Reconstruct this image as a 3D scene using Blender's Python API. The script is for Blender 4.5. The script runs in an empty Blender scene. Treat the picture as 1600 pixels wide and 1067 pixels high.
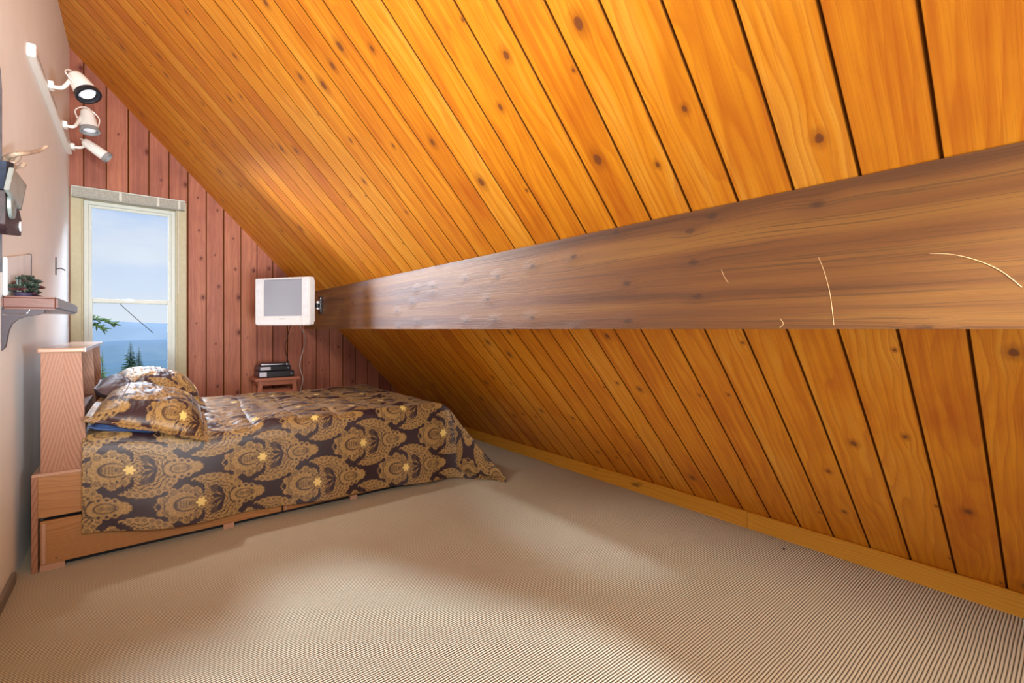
import bpy, bmesh, math, random
import numpy as np
from mathutils import Vector, Matrix, noise

random.seed(7)
rng = np.random.default_rng(7)
S = bpy.context.scene
C = bpy.context.collection
PI = math.pi

# ------------------------------------------------------------------ camera
cam_d = bpy.data.cameras.new('camera')
cam = bpy.data.objects.new('camera', cam_d)
C.objects.link(cam)
cam_d.sensor_width = 36.0
cam_d.lens = 725.0 / 1600.0 * 36.0
cam_d.shift_y = -0.0122
cam_d.clip_start = 0.02
cam_d.clip_end = 6000
cam.location = (0, 0, 1.2)
cam.rotation_euler = (PI / 2, 0, -math.atan(585 / 725))
S.camera = cam
S.view_settings.view_transform = 'Standard'
S.view_settings.look = 'None'
S.view_settings.gamma = 1
S.view_settings.exposure = 0.0
S.view_settings.use_curve_mapping = False
S.cycles.use_denoising = True
S.cycles.max_bounces = 8
S.cycles.diffuse_bounces = 5
S.cycles.sample_clamp_indirect = 6

# ------------------------------------------------------------------ sizes of the room (metres)
WX = -0.462          # left wall
YE = 5.556           # end wall
YR = -1.7            # rear wall behind the camera
XR = 2.88            # foot of the roof slope
ZR = 0.094
SL = 1.0637
BX = 1.4623          # face of the beam
BW = 0.1578          # board width on the slope
BOFF = 0.2136


def slope_z(x): return ZR + (XR - x) * SL


# ------------------------------------------------------------------ world
w = bpy.data.worlds.new('sky')
S.world = w
w.use_nodes = True
nt = w.node_tree
nt.nodes.clear()


class NB:
    """small helper for node trees"""
    def __init__(s, nt): s.t = nt

    def n(s, typ, **k):
        nd = s.t.nodes.new(typ)
        for a, v in k.items(): setattr(nd, a, v)
        return nd

    def plug(s, inp, v):
        if hasattr(v, 'is_output') or isinstance(v, bpy.types.NodeSocket): s.t.links.new(v, inp)
        elif v is not None:
            try: inp.default_value = v
            except Exception: inp.default_value = (v[0], v[1], v[2], 1)

    def m(s, op, a, b=None, c=None, clamp=False):
        nd = s.n('ShaderNodeMath', operation=op, use_clamp=clamp)
        s.plug(nd.inputs[0], a)
        if b is not None: s.plug(nd.inputs[1], b)
        if c is not None: s.plug(nd.inputs[2], c)
        return nd.outputs[0]

    def vm(s, op, a, b=None):
        nd = s.n('ShaderNodeVectorMath', operation=op)
        s.plug(nd.inputs[0], a)
        if b is not None: s.plug(nd.inputs[1], b)
        return nd.outputs['Value'] if op in ('LENGTH', 'DOT_PRODUCT') else nd.outputs[0]

    def mix(s, f, a, b, bt='MIX'):
        nd = s.n('ShaderNodeMix', data_type='RGBA', blend_type=bt)
        s.plug(nd.inputs[0], f)
        for i, v in ((6, a), (7, b)):
            if isinstance(v, bpy.types.NodeSocket): s.t.links.new(v, nd.inputs[i])
            else: nd.inputs[i].default_value = (*v[:3], 1)
        return nd.outputs[2]

    def noise(s, vec, scale=5, detail=2, rough=.5, dist=0, dim='3D', w=None):
        nd = s.n('ShaderNodeTexNoise', noise_dimensions=dim)
        if vec is not None: s.plug(nd.inputs['Vector'], vec)
        if w is not None: s.plug(nd.inputs['W'], w)
        nd.inputs['Scale'].default_value = scale
        nd.inputs['Detail'].default_value = detail
        nd.inputs['Roughness'].default_value = rough
        nd.inputs['Distortion'].default_value = dist
        return nd.outputs['Fac']

    def ramp(s, f, stops, interp='LINEAR'):
        nd = s.n('ShaderNodeValToRGB')
        nd.color_ramp.interpolation = interp
        e = nd.color_ramp.elements
        while len(e) < len(stops): e.new(.5)
        for el, (p, c) in zip(e, stops):
            el.position = p
            el.color = (*c[:3], 1) if hasattr(c, '__len__') else (c, c, c, 1)
        s.plug(nd.inputs[0], f)
        return nd.outputs[0]

    def comb(s, x, y, z=0.0):
        nd = s.n('ShaderNodeCombineXYZ')
        s.plug(nd.inputs[0], x); s.plug(nd.inputs[1], y); s.plug(nd.inputs[2], z)
        return nd.outputs[0]

    def sep(s, v):
        nd = s.n('ShaderNodeSeparateXYZ')
        s.plug(nd.inputs[0], v)
        return nd.outputs

    def smooth(s, v, a, b, lo=0.0, hi=1.0):
        nd = s.n('ShaderNodeMapRange', interpolation_type='SMOOTHSTEP')
        s.plug(nd.inputs[0], v)
        nd.inputs[1].default_value = a; nd.inputs[2].default_value = b
        nd.inputs[3].default_value = lo; nd.inputs[4].default_value = hi
        return nd.outputs[0]


nb = NB(nt)
tc = nb.n('ShaderNodeTexCoord')
sx, sy, sz = nb.sep(tc.outputs['Generated'])
cl = nb.noise(nb.comb(nb.m('MULTIPLY', sx, 1.0), nb.m('MULTIPLY', sy, 1.0), nb.m('MULTIPLY', sz, 3.5)), 3.2, 5, .55)
cloud = nb.smooth(cl, .44, .70)
base = nb.ramp(sz, [(0.0, (.80, .87, .96)), (.07, (.70, .80, .97)), (.2, (.48, .64, .95)), (.6, (.45, .60, .95))])
colr = nb.mix(nb.m('MULTIPLY', cloud, .75), base, (.82, .87, .96))
bg = nb.n('ShaderNodeBackground')
nt.links.new(colr, bg.inputs[0])
# sky lifted high up; unseen bright patch added at left to light the beam
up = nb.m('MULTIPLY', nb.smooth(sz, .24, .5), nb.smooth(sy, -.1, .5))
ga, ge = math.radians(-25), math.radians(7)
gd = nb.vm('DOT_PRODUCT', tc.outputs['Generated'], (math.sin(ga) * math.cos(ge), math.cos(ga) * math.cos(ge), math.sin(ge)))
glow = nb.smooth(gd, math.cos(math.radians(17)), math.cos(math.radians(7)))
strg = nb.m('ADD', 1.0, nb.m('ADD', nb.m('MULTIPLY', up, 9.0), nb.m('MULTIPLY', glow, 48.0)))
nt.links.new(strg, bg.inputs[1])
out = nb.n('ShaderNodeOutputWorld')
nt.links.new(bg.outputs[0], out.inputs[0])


# ------------------------------------------------------------------ lights
def area(name, loc, target, sx, sy, e, col):
    d = bpy.data.lights.new(name, 'AREA')
    d.shape = 'RECTANGLE'; d.size = sx; d.size_y = sy; d.energy = e; d.color = col
    o = bpy.data.objects.new(name, d); C.objects.link(o)
    o.location = loc
    o.rotation_euler = (Vector(target) - Vector(loc)).to_track_quat('-Z', 'Y').to_euler()
    return o


def spot(name, loc, target, e, col, ang, blend, rad):
    d = bpy.data.lights.new(name, 'SPOT')
    d.energy = e; d.color = col; d.spot_size = math.radians(ang); d.spot_blend = blend; d.shadow_soft_size = rad
    o = bpy.data.objects.new(name, d); C.objects.link(o)
    o.location = loc
    o.rotation_euler = (Vector(target) - Vector(loc)).to_track_quat('-Z', 'Y').to_euler()
    return o


a1 = area('rear_high_area_fill', (0.15, -1.45, 2.35), (0.75, 4.2, 1.0), 1.0, 1.0, 34, (1.0, .95, .88))  # added area lamp, set high so the beam shades the lower slope
a1.data.spread = math.radians(130)
a2 = area('rear_low_area_fill', (0.3, -1.3, 0.55), (0.9, 3.2, 2.9), 1.2, .7, 9, (1.0, .93, .82))  # added area lamp aimed upward to brighten the ceiling
a2.data.spread = math.radians(95)
area('window_sky_fill', (0.1, 7.6, 3.95), (0.4, 3.4, 0.6), 2.2, 1.1, 600, (.86, .93, 1.0))  # extra area lamp outside, above the view, boosting the window's daylight
spot('rear_high_fill', (0.1, -1.4, 2.6), (0.75, 5.0, 1.6), 320, (1.0, .93, .84), 56, 1.0, .35)  # added spot without a fixture, lifting the far end of the room
spot('rear_ceiling_fill', (0.15, -1.35, .7), (0.15, 4.4, 2.9), 1200, (.92, .97, 1.0), 52, 1.0, .35)  # unseen spot added to brighten the upper left ceiling
spot('left_wall_fill', (1.5, -1.3, 1.0), (-.46, 3.8, 2.1), 600, (.82, .92, 1.0), 44, 1.0, .25)  # unseen spot added to lighten the left wall
spot('rear_floor_fill', (0.8, -1.2, 1.9), (2.15, 0.75, 0), 170, (1.0, .84, .62), 62, 1.0, .15)  # fill spot added for the right part of the floor
sd = bpy.data.lights.new('sun', 'SUN'); sd.energy = 6.8; sd.angle = math.radians(3.5); sd.color = (.70, .86, 1.0)
sun = bpy.data.objects.new('sun', sd); C.objects.link(sun)
SUN_T = 0.55
sun.location = (0, -4, 5)
sun.rotation_euler = Vector((0, 1, -SUN_T)).to_track_quat('-Z', 'Y').to_euler()
spot('floor_patch_fill', (1.1, -1.2, 2.0), (2.25, 2.2, 0), 1000, (.72, .87, 1.0), 19, .9, .08)  # unseen spot added to form the second bright floor patch


# ------------------------------------------------------------------ mesh helpers
def obj(name, verts, faces, mat, parent=None, uv=None, smooth=False, kind=None):
    me = bpy.data.meshes.new(name)
    me.from_pydata([tuple(v) for v in verts], [], [tuple(f) for f in faces])
    if uv is not None:
        l = me.uv_layers.new(name='UVMap')
        for p in me.polygons:
            for li in p.loop_indices:
                l.data[li].uv = uv[me.loops[li].vertex_index]
    if mat: me.materials.append(mat)
    if smooth:
        for p in me.polygons: p.use_smooth = True
    me.update()
    o = bpy.data.objects.new(name, me); C.objects.link(o)
    if parent: o.parent = parent
    if kind: o['kind'] = kind
    return o


def bobj(name, bm, mat, parent=None, smooth=False, kind=None):
    me = bpy.data.meshes.new(name)
    bmesh.ops.recalc_face_normals(bm, faces=bm.faces)
    bm.to_mesh(me); bm.free()
    if mat: me.materials.append(mat)
    if smooth:
        for p in me.polygons: p.use_smooth = True
        try: me.set_sharp_from_angle(angle=math.radians(40))
        except Exception: pass
    o = bpy.data.objects.new(name, me); C.objects.link(o)
    if parent: o.parent = parent
    if kind: o['kind'] = kind
    return o


def add_box(bm, lo, hi, bev=0.0, seg=1):
    r = bmesh.ops.create_cube(bm, size=1)
    vs = r['verts']
    bmesh.ops.scale(bm, vec=(hi[0] - lo[0], hi[1] - lo[1], hi[2] - lo[2]), verts=vs)
    bmesh.ops.translate(bm, vec=((lo[0] + hi[0]) / 2, (lo[1] + hi[1]) / 2, (lo[2] + hi[2]) / 2), verts=vs)
    if bev > 0:
        es = list({e for v in vs for e in v.link_edges})
        bmesh.ops.bevel(bm, geom=es, offset=bev, segments=seg, affect='EDGES')
    return bm


def add_prism(bm, poly, axis, a, b, bev=0):
    """poly: 2D outline; axis 'y': points are (x, z), extruded from y=a to y=b; axis 'x': (y, z); axis 'z': (x, y)"""
    def P(p, t):
        return {'y': (p[0], t, p[1]), 'x': (t, p[0], p[1]), 'z': (p[0], p[1], t)}[axis]
    va = [bm.verts.new(P(p, a)) for p in poly]
    vb = [bm.verts.new(P(p, b)) for p in poly]
    n = len(poly)
    fs = [bm.faces.new(va), bm.faces.new(vb[::-1])]
    for i in range(n): fs.append(bm.faces.new((va[i], vb[i], vb[(i + 1) % n], va[(i + 1) % n])))
    if bev > 0:
        es = list({e for f in fs for e in f.edges})
        bmesh.ops.bevel(bm, geom=es, offset=bev, segments=2, affect='EDGES')
    return bm


def add_tube(bm, pts, rad, n=10, cap=True):
    pts = [Vector(p) for p in pts]
    rs = rad if hasattr(rad, '__len__') else [rad] * len(pts)
    rings = []
    up = Vector((.31, .17, .93))
    for i, p in enumerate(pts):
        t = (pts[min(i + 1, len(pts) - 1)] - pts[max(i - 1, 0)]).normalized()
        a = t.cross(up)
        if a.length < .05: a = t.cross(Vector((1, 0, 0)))
        a.normalize(); b = t.cross(a).normalized()
        rings.append([bm.verts.new(p + (a * math.cos(2 * PI * k / n) + b * math.sin(2 * PI * k / n)) * rs[i]) for k in range(n)])
    for r0, r1 in zip(rings, rings[1:]):
        for k in range(n): bm.faces.new((r0[k], r0[(k + 1) % n], r1[(k + 1) % n], r1[k]))
    if cap:
        bm.faces.new(rings[0]); bm.faces.new(rings[-1][::-1])
    return bm


def add_lathe(bm, prof, origin, axis, n=28, cap=True):
    """prof: (distance along axis, radius)"""
    ax = Vector(axis).normalized()
    a = ax.cross(Vector((0, 0, 1)))
    if a.length < .05: a = ax.cross(Vector((1, 0, 0)))
    a.normalize(); b = ax.cross(a)
    rings = []
    for d, r in prof:
        c = Vector(origin) + ax * d
        rings.append([bm.verts.new(c + (a * math.cos(2 * PI * k / n) + b * math.sin(2 * PI * k / n)) * max(r, 1e-4)) for k in range(n)])
    for r0, r1 in zip(rings, rings[1:]):
        for k in range(n): bm.faces.new((r0[k], r0[(k + 1) % n], r1[(k + 1) % n], r1[k]))
    if cap:
        bm.faces.new(rings[0]); bm.faces.new(rings[-1][::-1])
    return bm


def smooth_path(pts, n=8):
    pts = [Vector(p) for p in pts]
    out = []
    for i in range(len(pts) - 1):
        p0 = pts[max(i - 1, 0)]; p1 = pts[i]; p2 = pts[i + 1]; p3 = pts[min(i + 2, len(pts) - 1)]
        for k in range(n):
            t = k / n
            out.append(.5 * ((2 * p1) + (-p0 + p2) * t + (2 * p0 - 5 * p1 + 4 * p2 - p3) * t * t + (-p0 + 3 * p1 - 3 * p2 + p3) * t ** 3))
    out.append(pts[-1])
    return out


def empty(name, loc=(0, 0, 0)):
    o = bpy.data.objects.new(name, None); C.objects.link(o); o.location = loc
    o.empty_display_size = .1
    return o


def tag(o, label, cat, group=None, kind=None):
    o['label'] = label; o['category'] = cat
    if group: o['group'] = group
    if kind: o['kind'] = kind
    return o


def rebase(root, parts=None):
    """children were built in world space: keep them there while the root sits at its base"""
    for ch in [o for o in bpy.data.objects if o.parent == root]:
        ch.matrix_parent_inverse = Matrix.Translation(root.location).inverted()


# ------------------------------------------------------------------ materials
def new_mat(name):
    m = bpy.data.materials.new(name); m.use_nodes = True
    b = NB(m.node_tree); bs = m.node_tree.nodes['Principled BSDF']
    return m, b, bs


def simple(name, col, rough=.5, metal=0, spec=.5, noise_amt=.08, nscale=30, bump=0, coat=0):
    m, b, bs = new_mat(name)
    tc = b.n('ShaderNodeTexCoord').outputs['Object']
    nz = b.noise(tc, nscale, 3)
    dark = tuple(c * (1 - noise_amt) for c in col); lite = tuple(min(1, c * (1 + noise_amt)) for c in col)
    m.node_tree.links.new(b.ramp(nz, [(.3, dark), (.7, lite)]), bs.inputs['Base Color'])
    bs.inputs['Roughness'].default_value = rough
    bs.inputs['Metallic'].default_value = metal
    bs.inputs['Specular IOR Level'].default_value = spec
    bs.inputs['Coat Weight'].default_value = coat
    if bump:
        bp = b.n('ShaderNodeBump'); bp.inputs['Strength'].default_value = bump; bp.inputs['Distance'].default_value = .002
        m.node_tree.links.new(nz, bp.inputs['Height']); m.node_tree.links.new(bp.outputs[0], bs.inputs['Normal'])
    return m


def plank_mat(name, w, off, light, mid, dark, knot_col, rough=.38, knot_len=.42, knot_amt=.35, hue_var=1.0, groove=(.10, .03, .004), seed=0., ring=1.0, spec=.5, kr=1.0):
    """varnished tongue-and-groove boards. UV in metres: u along the board, v across the boards"""
    m, b, bs = new_mat(name)
    L = m.node_tree.links.new
    uv = b.n('ShaderNodeUVMap'); uv.uv_map = 'UVMap'
    u, v, _ = b.sep(uv.outputs[0])
    vi = b.m('DIVIDE', b.m('SUBTRACT', v, off), w)
    idx = b.m('ADD', b.m('FLOOR', vi), seed)
    fr = b.m('FRACT', vi)
    wn = b.n('ShaderNodeTexWhiteNoise', noise_dimensions='1D'); L(idx, wn.inputs['W'])
    r1, r2, r3 = b.sep(wn.outputs['Color'])
    # knots: one cell per board and knot_len along it
    P = b.comb(b.m('ADD', b.m('DIVIDE', u, knot_len), b.m('MULTIPLY', r1, 7.3)), b.m('ADD', vi, seed * 3.7), 0.0)
    vo = b.n('ShaderNodeTexVoronoi', voronoi_dimensions='2D', feature='F1'); L(P, vo.inputs['Vector'])
    vo.inputs['Scale'].default_value = 1; vo.inputs['Randomness'].default_value = .62
    dlt = b.vm('MULTIPLY', b.vm('SUBTRACT', P, vo.outputs['Position']), (knot_len * .72, w, 0))
    wob = b.noise(b.comb(u, v, 0), 60, 2)
    dist = b.m('ADD', b.vm('LENGTH', dlt), b.m('MULTIPLY', b.m('SUBTRACT', wob, .5), .008))
    k1, k2, k3 = b.sep(vo.outputs['Color'])
    has = b.m('GREATER_THAN', k1, knot_amt)
    rad = b.m('MULTIPLY', b.m('ADD', .0035, b.m('MULTIPLY', b.m('POWER', k2, 2.0), .0105)), kr)
    rel = b.m('DIVIDE', dist, rad)
    core = b.m('MULTIPLY', b.smooth(rel, 1.25, .75), has)
    halo = b.m('MULTIPLY', b.smooth(rel, 3.4, .9), has)
    wide = b.m('MULTIPLY', b.smooth(dist, .085, .0), has)
    # grain flowing along the board and around the knots
    dx, dy, _ = b.sep(dlt)
    bend = b.m('MULTIPLY', b.m('SIGN', dy), b.m('MULTIPLY', wide, -.012))
    vg = b.m('ADD', v, bend)
    off_i = b.m('MULTIPLY', idx, 3.17)
    low = b.noise(b.comb(b.m('MULTIPLY', u, .9), b.m('MULTIPLY', vg, 5.0), off_i), 1.0, 2, .5)
    rings = b.m('ADD', b.m('MULTIPLY', vg, 26.0), b.m('ADD', b.m('MULTIPLY', low, 9.0), b.m('MULTIPLY', idx, .37)))
    rw = b.m('FRACT', rings)
    rw = b.m('MULTIPLY', b.m('POWER', rw, 2.5), b.smooth(rw, 1.0, .86))
    fine = b.noise(b.comb(b.m('MULTIPLY', u, 5.0), b.m('MULTIPLY', vg, 320.0), off_i), 1.0, 3, .6)
    streak = b.noise(b.comb(b.m('MULTIPLY', u, .7), b.m('MULTIPLY', vg, 38.0), off_i), 1.0, 3, .55)
    blotch = b.noise(b.comb(b.m('MULTIPLY', u, 2.5), b.m('MULTIPLY', v, 5.0), off_i), 1.0, 3, .6)
    f = b.m('ADD', b.m('MULTIPLY', b.m('SUBTRACT', r2, .5), .55 * hue_var), b.m('ADD', .42, b.m('ADD',
            b.m('MULTIPLY', b.m('SUBTRACT', streak, .5), .9), b.m('MULTIPLY', b.m('SUBTRACT', blotch, .5), .8))))
    col = b.ramp(f, [(0, dark), (.45, mid), (1, light)])
    col = b.mix(b.m('MULTIPLY', rw, .42 * ring), col, dark)
    col = b.mix(b.m('MULTIPLY', b.smooth(fine, .48, .68), .34), col, dark)
    col = b.mix(b.m('MULTIPLY', halo, .55), col, tuple(c * .62 for c in dark))
    kc = b.mix(b.smooth(b.m('SINE', b.m('MULTIPLY', dist, 2200.0)), -1, 1), knot_col, tuple(c * 2.1 for c in knot_col))
    col = b.mix(b.m('MULTIPLY', core, .93), col, kc)
    # darker colour without specular along the groove
    ed = b.m('MULTIPLY', b.m('MINIMUM', fr, b.m('SUBTRACT', 1.0, fr)), w)
    gmask = b.smooth(ed, .0062, .0030)
    col = b.mix(gmask, col, groove)
    L(b.m('MULTIPLY', b.m('SUBTRACT', 1.0, gmask), spec), bs.inputs['Specular IOR Level'])
    L(col, bs.inputs['Base Color'])
    rr = b.m('ADD', rough - .05, b.m('MULTIPLY', fine, .12))
    L(rr, bs.inputs['Roughness'])
    hgt = b.m('ADD', b.m('MULTIPLY', fine, .35), b.m('ADD', b.m('MULTIPLY', blotch, 1.4), b.m('MULTIPLY', core, -.5)))
    bp = b.n('ShaderNodeBump'); bp.inputs['Strength'].default_value = .25; bp.inputs['Distance'].default_value = .0015
    L(hgt, bp.inputs['Height']); L(bp.outputs[0], bs.inputs['Normal'])
    return m


def wood_mat(name, light, dark, axis='x', scale=1.0, rough=.4, spec=.4, knots=False, ring=.5, cathedral=0.0, bump=.2, xc=None):
    """plain sawn wood in object coordinates, grain along the given axis"""
    m, b, bs = new_mat(name); L = m.node_tree.links.new
    tc = b.n('ShaderNodeTexCoord').outputs['Object']
    x, y, z = b.sep(tc)
    a, p, q = {'x': (x, y, z), 'y': (y, z, x), 'z': (z, x, y)}[axis]
    low = b.noise(b.comb(b.m('MULTIPLY', a, 1.3), b.m('MULTIPLY', p, 6.0), b.m('MULTIPLY', q, 6.0)), scale, 2)
    cath = b.m('MULTIPLY', b.m('POWER', b.m('ABSOLUTE', a), 1.0), cathedral)
    rings = b.m('ADD', b.m('MULTIPLY', b.m('ADD', p, q), 60.0 * scale), b.m('ADD', b.m('MULTIPLY', low, 11.0), cath))
    if xc is not None: rings = b.m('ADD', b.m('MULTIPLY', a, cathedral), b.m('ADD', b.m('MULTIPLY', b.m('POWER', b.m('ABSOLUTE', b.m('SUBTRACT', x, xc)), .9), cathedral * 3.2), b.m('MULTIPLY', low, 4.0)))
    rw = b.m('POWER', b.m('FRACT', rings), 2.0)
    fine = b.noise(b.comb(b.m('MULTIPLY', a, 9.0), b.m('MULTIPLY', p, 260.0), b.m('MULTIPLY', q, 260.0)), scale, 3, .6)
    f = b.m('ADD', b.m('MULTIPLY', rw, ring), b.m('MULTIPLY', fine, 1 - ring))
    col = b.mix(f, light, dark)
    if knots:
        vo = b.n('ShaderNodeTexVoronoi', voronoi_dimensions='3D', feature='F1')
        L(b.comb(b.m('MULTIPLY', a, 2.6), b.m('MULTIPLY', p, 7.0), b.m('MULTIPLY', q, 7.0)), vo.inputs['Vector'])
        vo.inputs['Scale'].default_value = 1
        k1, k2, _ = b.sep(vo.outputs['Color'])
        core = b.m('MULTIPLY', b.smooth(vo.outputs['Distance'], .15, .05), b.m('GREATER_THAN', k1, .3))
        col = b.mix(b.m('MULTIPLY', core, .8), col, tuple(c * .3 for c in dark))
    L(col, bs.inputs['Base Color'])
    bs.inputs['Roughness'].default_value = rough
    bs.inputs['Specular IOR Level'].default_value = spec
    bp = b.n('ShaderNodeBump'); bp.inputs['Strength'].default_value = bump; bp.inputs['Distance'].default_value = .001
    L(f, bp.inputs['Height']); L(bp.outputs[0], bs.inputs['Normal'])
    return m


M = {}
M['ceil'] = plank_mat('varnished_pine_ceiling', BW, BOFF, (.83, .44, .065), (.71, .270, .010), (.45, .100, .003), (.11, .032, .008), rough=.42, knot_amt=.42, hue_var=.6, ring=1.5, spec=.36, kr=1.15)
M['endw'] = plank_mat('red_pine_end_wall', .1512, .0834, (.49, .195, .105), (.35, .125, .078), (.20, .066, .046), (.07, .016, .012), rough=.45, knot_len=.34, knot_amt=.3, seed=11., spec=.15)
M['trimw'] = wood_mat('yellow_pine_trim', (.74, .36, .035), (.48, .18, .010), 'y', .8, .42, knots=True, ring=.4)
M['oak'] = wood_mat('light_oak_side', (.38, .175, .058), (.24, .09, .026), 'x', 1.0, .42, ring=.55)
M['oakv'] = wood_mat('light_oak_upright', (.34, .155, .085), (.18, .068, .036), 'z', 1.0, .42, ring=.75, cathedral=17, xc=-.292, spec=.3)
M['oaktop'] = wood_mat('light_oak_top', (.46, .26, .17), (.34, .17, .10), 'y', 1.0, .22, ring=.4, spec=.7)
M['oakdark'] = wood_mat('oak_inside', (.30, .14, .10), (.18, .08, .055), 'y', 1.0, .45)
M['black'] = simple('black_plastic', (.012, .013, .018), .3)
M['navy'] = simple('dark_blue_case', (.010, .014, .05), .3)
M['wplas'] = simple('silver_white_plastic', (.60, .59, .60), .35, noise_amt=.02)
M['wmetal'] = simple('white_enamel', (.80, .77, .72), .3, noise_amt=.02)
M['chrome'] = simple('chrome', (.7, .7, .72), .18, metal=1)
M['vinyl'] = simple('cream_vinyl', (.46, .48, .43), .4, noise_amt=.03)
M['casing'] = simple('pale_painted_casing', (.38, .33, .20), .5, noise_amt=.05)
M['blind'] = simple('grey_fabric_blind', (.30, .29, .25), .8, noise_amt=.25, nscale=160)
M['stool'] = wood_mat('red_brown_stool', (.48, .17, .09), (.30, .09, .05), 'z', 1.2, .4)
M['shelf'] = wood_mat('dark_cherry_shelf', (.14, .040, .022), (.06, .018, .012), 'x', 1.4, .28, spec=.6)
M['bracket'] = wood_mat('dark_purple_wood', (.030, .013, .022), (.014, .006, .011), 'x', 1.4, .4)


def beam_mat():
    m, b, bs = new_mat('weathered_brown_beam'); L = m.node_tree.links.new
    tc = b.n('ShaderNodeTexCoord').outputs['Object']
    x, y, z = b.sep(tc)
    low = b.noise(b.comb(x, b.m('MULTIPLY', y, .8), b.m('MULTIPLY', z, 7.0)), 1.2, 3, .55, .3)
    P = b.comb(b.m('MULTIPLY', y, 3.4), b.m('MULTIPLY', z, 11.0), 0.0)
    vo = b.n('ShaderNodeTexVoronoi', voronoi_dimensions='2D', feature='F1'); L(P, vo.inputs['Vector']); vo.inputs['Scale'].default_value = 1
    dl = b.vm('MULTIPLY', b.vm('SUBTRACT', P, vo.outputs['Position']), (.16, .091, 0))
    wob = b.noise(b.comb(b.m('MULTIPLY', y, 1.0), z, 0.0), 90, 3)
    dist = b.m('ADD', b.vm('LENGTH', dl), b.m('MULTIPLY', b.m('SUBTRACT', wob, .5), .014))
    k1, k2, _ = b.sep(vo.outputs['Color'])
    has = b.m('GREATER_THAN', k1, .55)
    core = b.m('MULTIPLY', b.smooth(dist, .014, .004), has)
    halo = b.m('MULTIPLY', b.smooth(dist, .05, .005), has)
    zg = b.m('ADD', z, b.m('ADD', b.m('MULTIPLY', halo, .006), b.m('MULTIPLY', low, .05)))
    lines = b.noise(b.comb(0.0, b.m('MULTIPLY', y, 1.2), b.m('MULTIPLY', zg, 150.0)), 1.0, 3, .65)
    band = b.noise(b.comb(3.0, b.m('MULTIPLY', y, .45), b.m('MULTIPLY', zg, 17.0)), 1.0, 2, .5)
    col = b.ramp(b.m('ADD', b.m('MULTIPLY', band, .75), b.m('MULTIPLY', lines, .3)), [(.30, (.075, .028, .008)), (.5, (.185, .072, .016)), (.76, (.32, .155, .028))])
    col = b.mix(b.m('MULTIPLY', b.smooth(lines, .50, .64), .65), col, (.075, .03, .012))
    col = b.mix(b.m('MULTIPLY', core, .75), col, (.045, .018, .008))
    col = b.mix(b.m('MULTIPLY', halo, .18), col, (.08, .03, .012))
    L(col, bs.inputs['Base Color'])
    bs.inputs['Roughness'].default_value = .5
    bs.inputs['Specular IOR Level'].default_value = .5
    rough_saw = b.noise(b.comb(0.0, b.m('MULTIPLY', y, 60.0), b.m('MULTIPLY', z, 60.0)), 1.0, 2)
    h = b.m('ADD', b.m('MULTIPLY', lines, 1.0), b.m('ADD', b.m('MULTIPLY', rough_saw, .4), b.m('MULTIPLY', halo, 2.0)))
    bp = b.n('ShaderNodeBump'); bp.inputs['Strength'].default_value = .4; bp.inputs['Distance'].default_value = .003
    L(h, bp.inputs['Height']); L(bp.outputs[0], bs.inputs['Normal'])
    return m


def carpet_mat():
    m, b, bs = new_mat('ribbed_beige_carpet'); L = m.node_tree.links.new
    tc = b.n('ShaderNodeTexCoord').outputs['Object']
    x, y, z = b.sep(tc)
    wv = b.m('MULTIPLY', b.noise(b.comb(b.m('MULTIPLY', x, 1.0), y, 0.0), 2.2, 2), .012)
    ph = b.m('MULTIPLY', b.m('ADD', y, wv), 2 * PI / .0109)
    rib = b.m('ADD', .5, b.m('MULTIPLY', b.m('SINE', ph), .5))
    tuft = b.m('ADD', .5, b.m('MULTIPLY', b.m('SINE', b.m('ADD', b.m('MULTIPLY', x, 2 * PI / .0085), ph)), .5))
    fz = b.noise(tc, 420, 2, .7)
    h = b.m('ADD', b.m('POWER', rib, .6), b.m('ADD', b.m('MULTIPLY', tuft, .18), b.m('MULTIPLY', fz, .3)))
    pile = b.m('ADD', b.m('POWER', rib, .55), b.m('MULTIPLY', b.m('SUBTRACT', fz, .5), .55))
    col = b.ramp(pile, [(.12, (.06, .045, .03)), (.5, (.42, .35, .235)), (.9, (.64, .56, .43))])
    big = b.noise(tc, 3.0, 3)
    col = b.mix(b.m('MULTIPLY', b.smooth(big, .45, .75), .10), col, (.34, .27, .19))
    spk = b.noise(tc, 700, 1, .5)
    col = b.mix(b.m('MULTIPLY', b.smooth(spk, .6, .75), .35), col, (.16, .12, .09))
    L(col, bs.inputs['Base Color'])
    bs.inputs['Roughness'].default_value = .95
    bs.inputs['Specular IOR Level'].default_value = .15
    bp = b.n('ShaderNodeBump'); bp.inputs['Strength'].default_value = .8; bp.inputs['Distance'].default_value = .004
    L(h, bp.inputs['Height']); L(bp.outputs[0], bs.inputs['Normal'])
    return m


def plaster_mat():
    m, b, bs = new_mat('cream_plaster'); L = m.node_tree.links.new
    tc = b.n('ShaderNodeTexCoord').outputs['Object']
    nz = b.noise(tc, 6, 4); n2 = b.noise(tc, 140, 3)
    L(b.ramp(nz, [(.3, (.84, .85, .84)), (.7, (.87, .88, .87))]), bs.inputs['Base Color'])
    bs.inputs['Roughness'].default_value = .7
    bp = b.n('ShaderNodeBump'); bp.inputs['Strength'].default_value = .15; bp.inputs['Distance'].default_value = .002
    L(n2, bp.inputs['Height']); L(bp.outputs[0], bs.inputs['Normal'])
    return m


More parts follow.
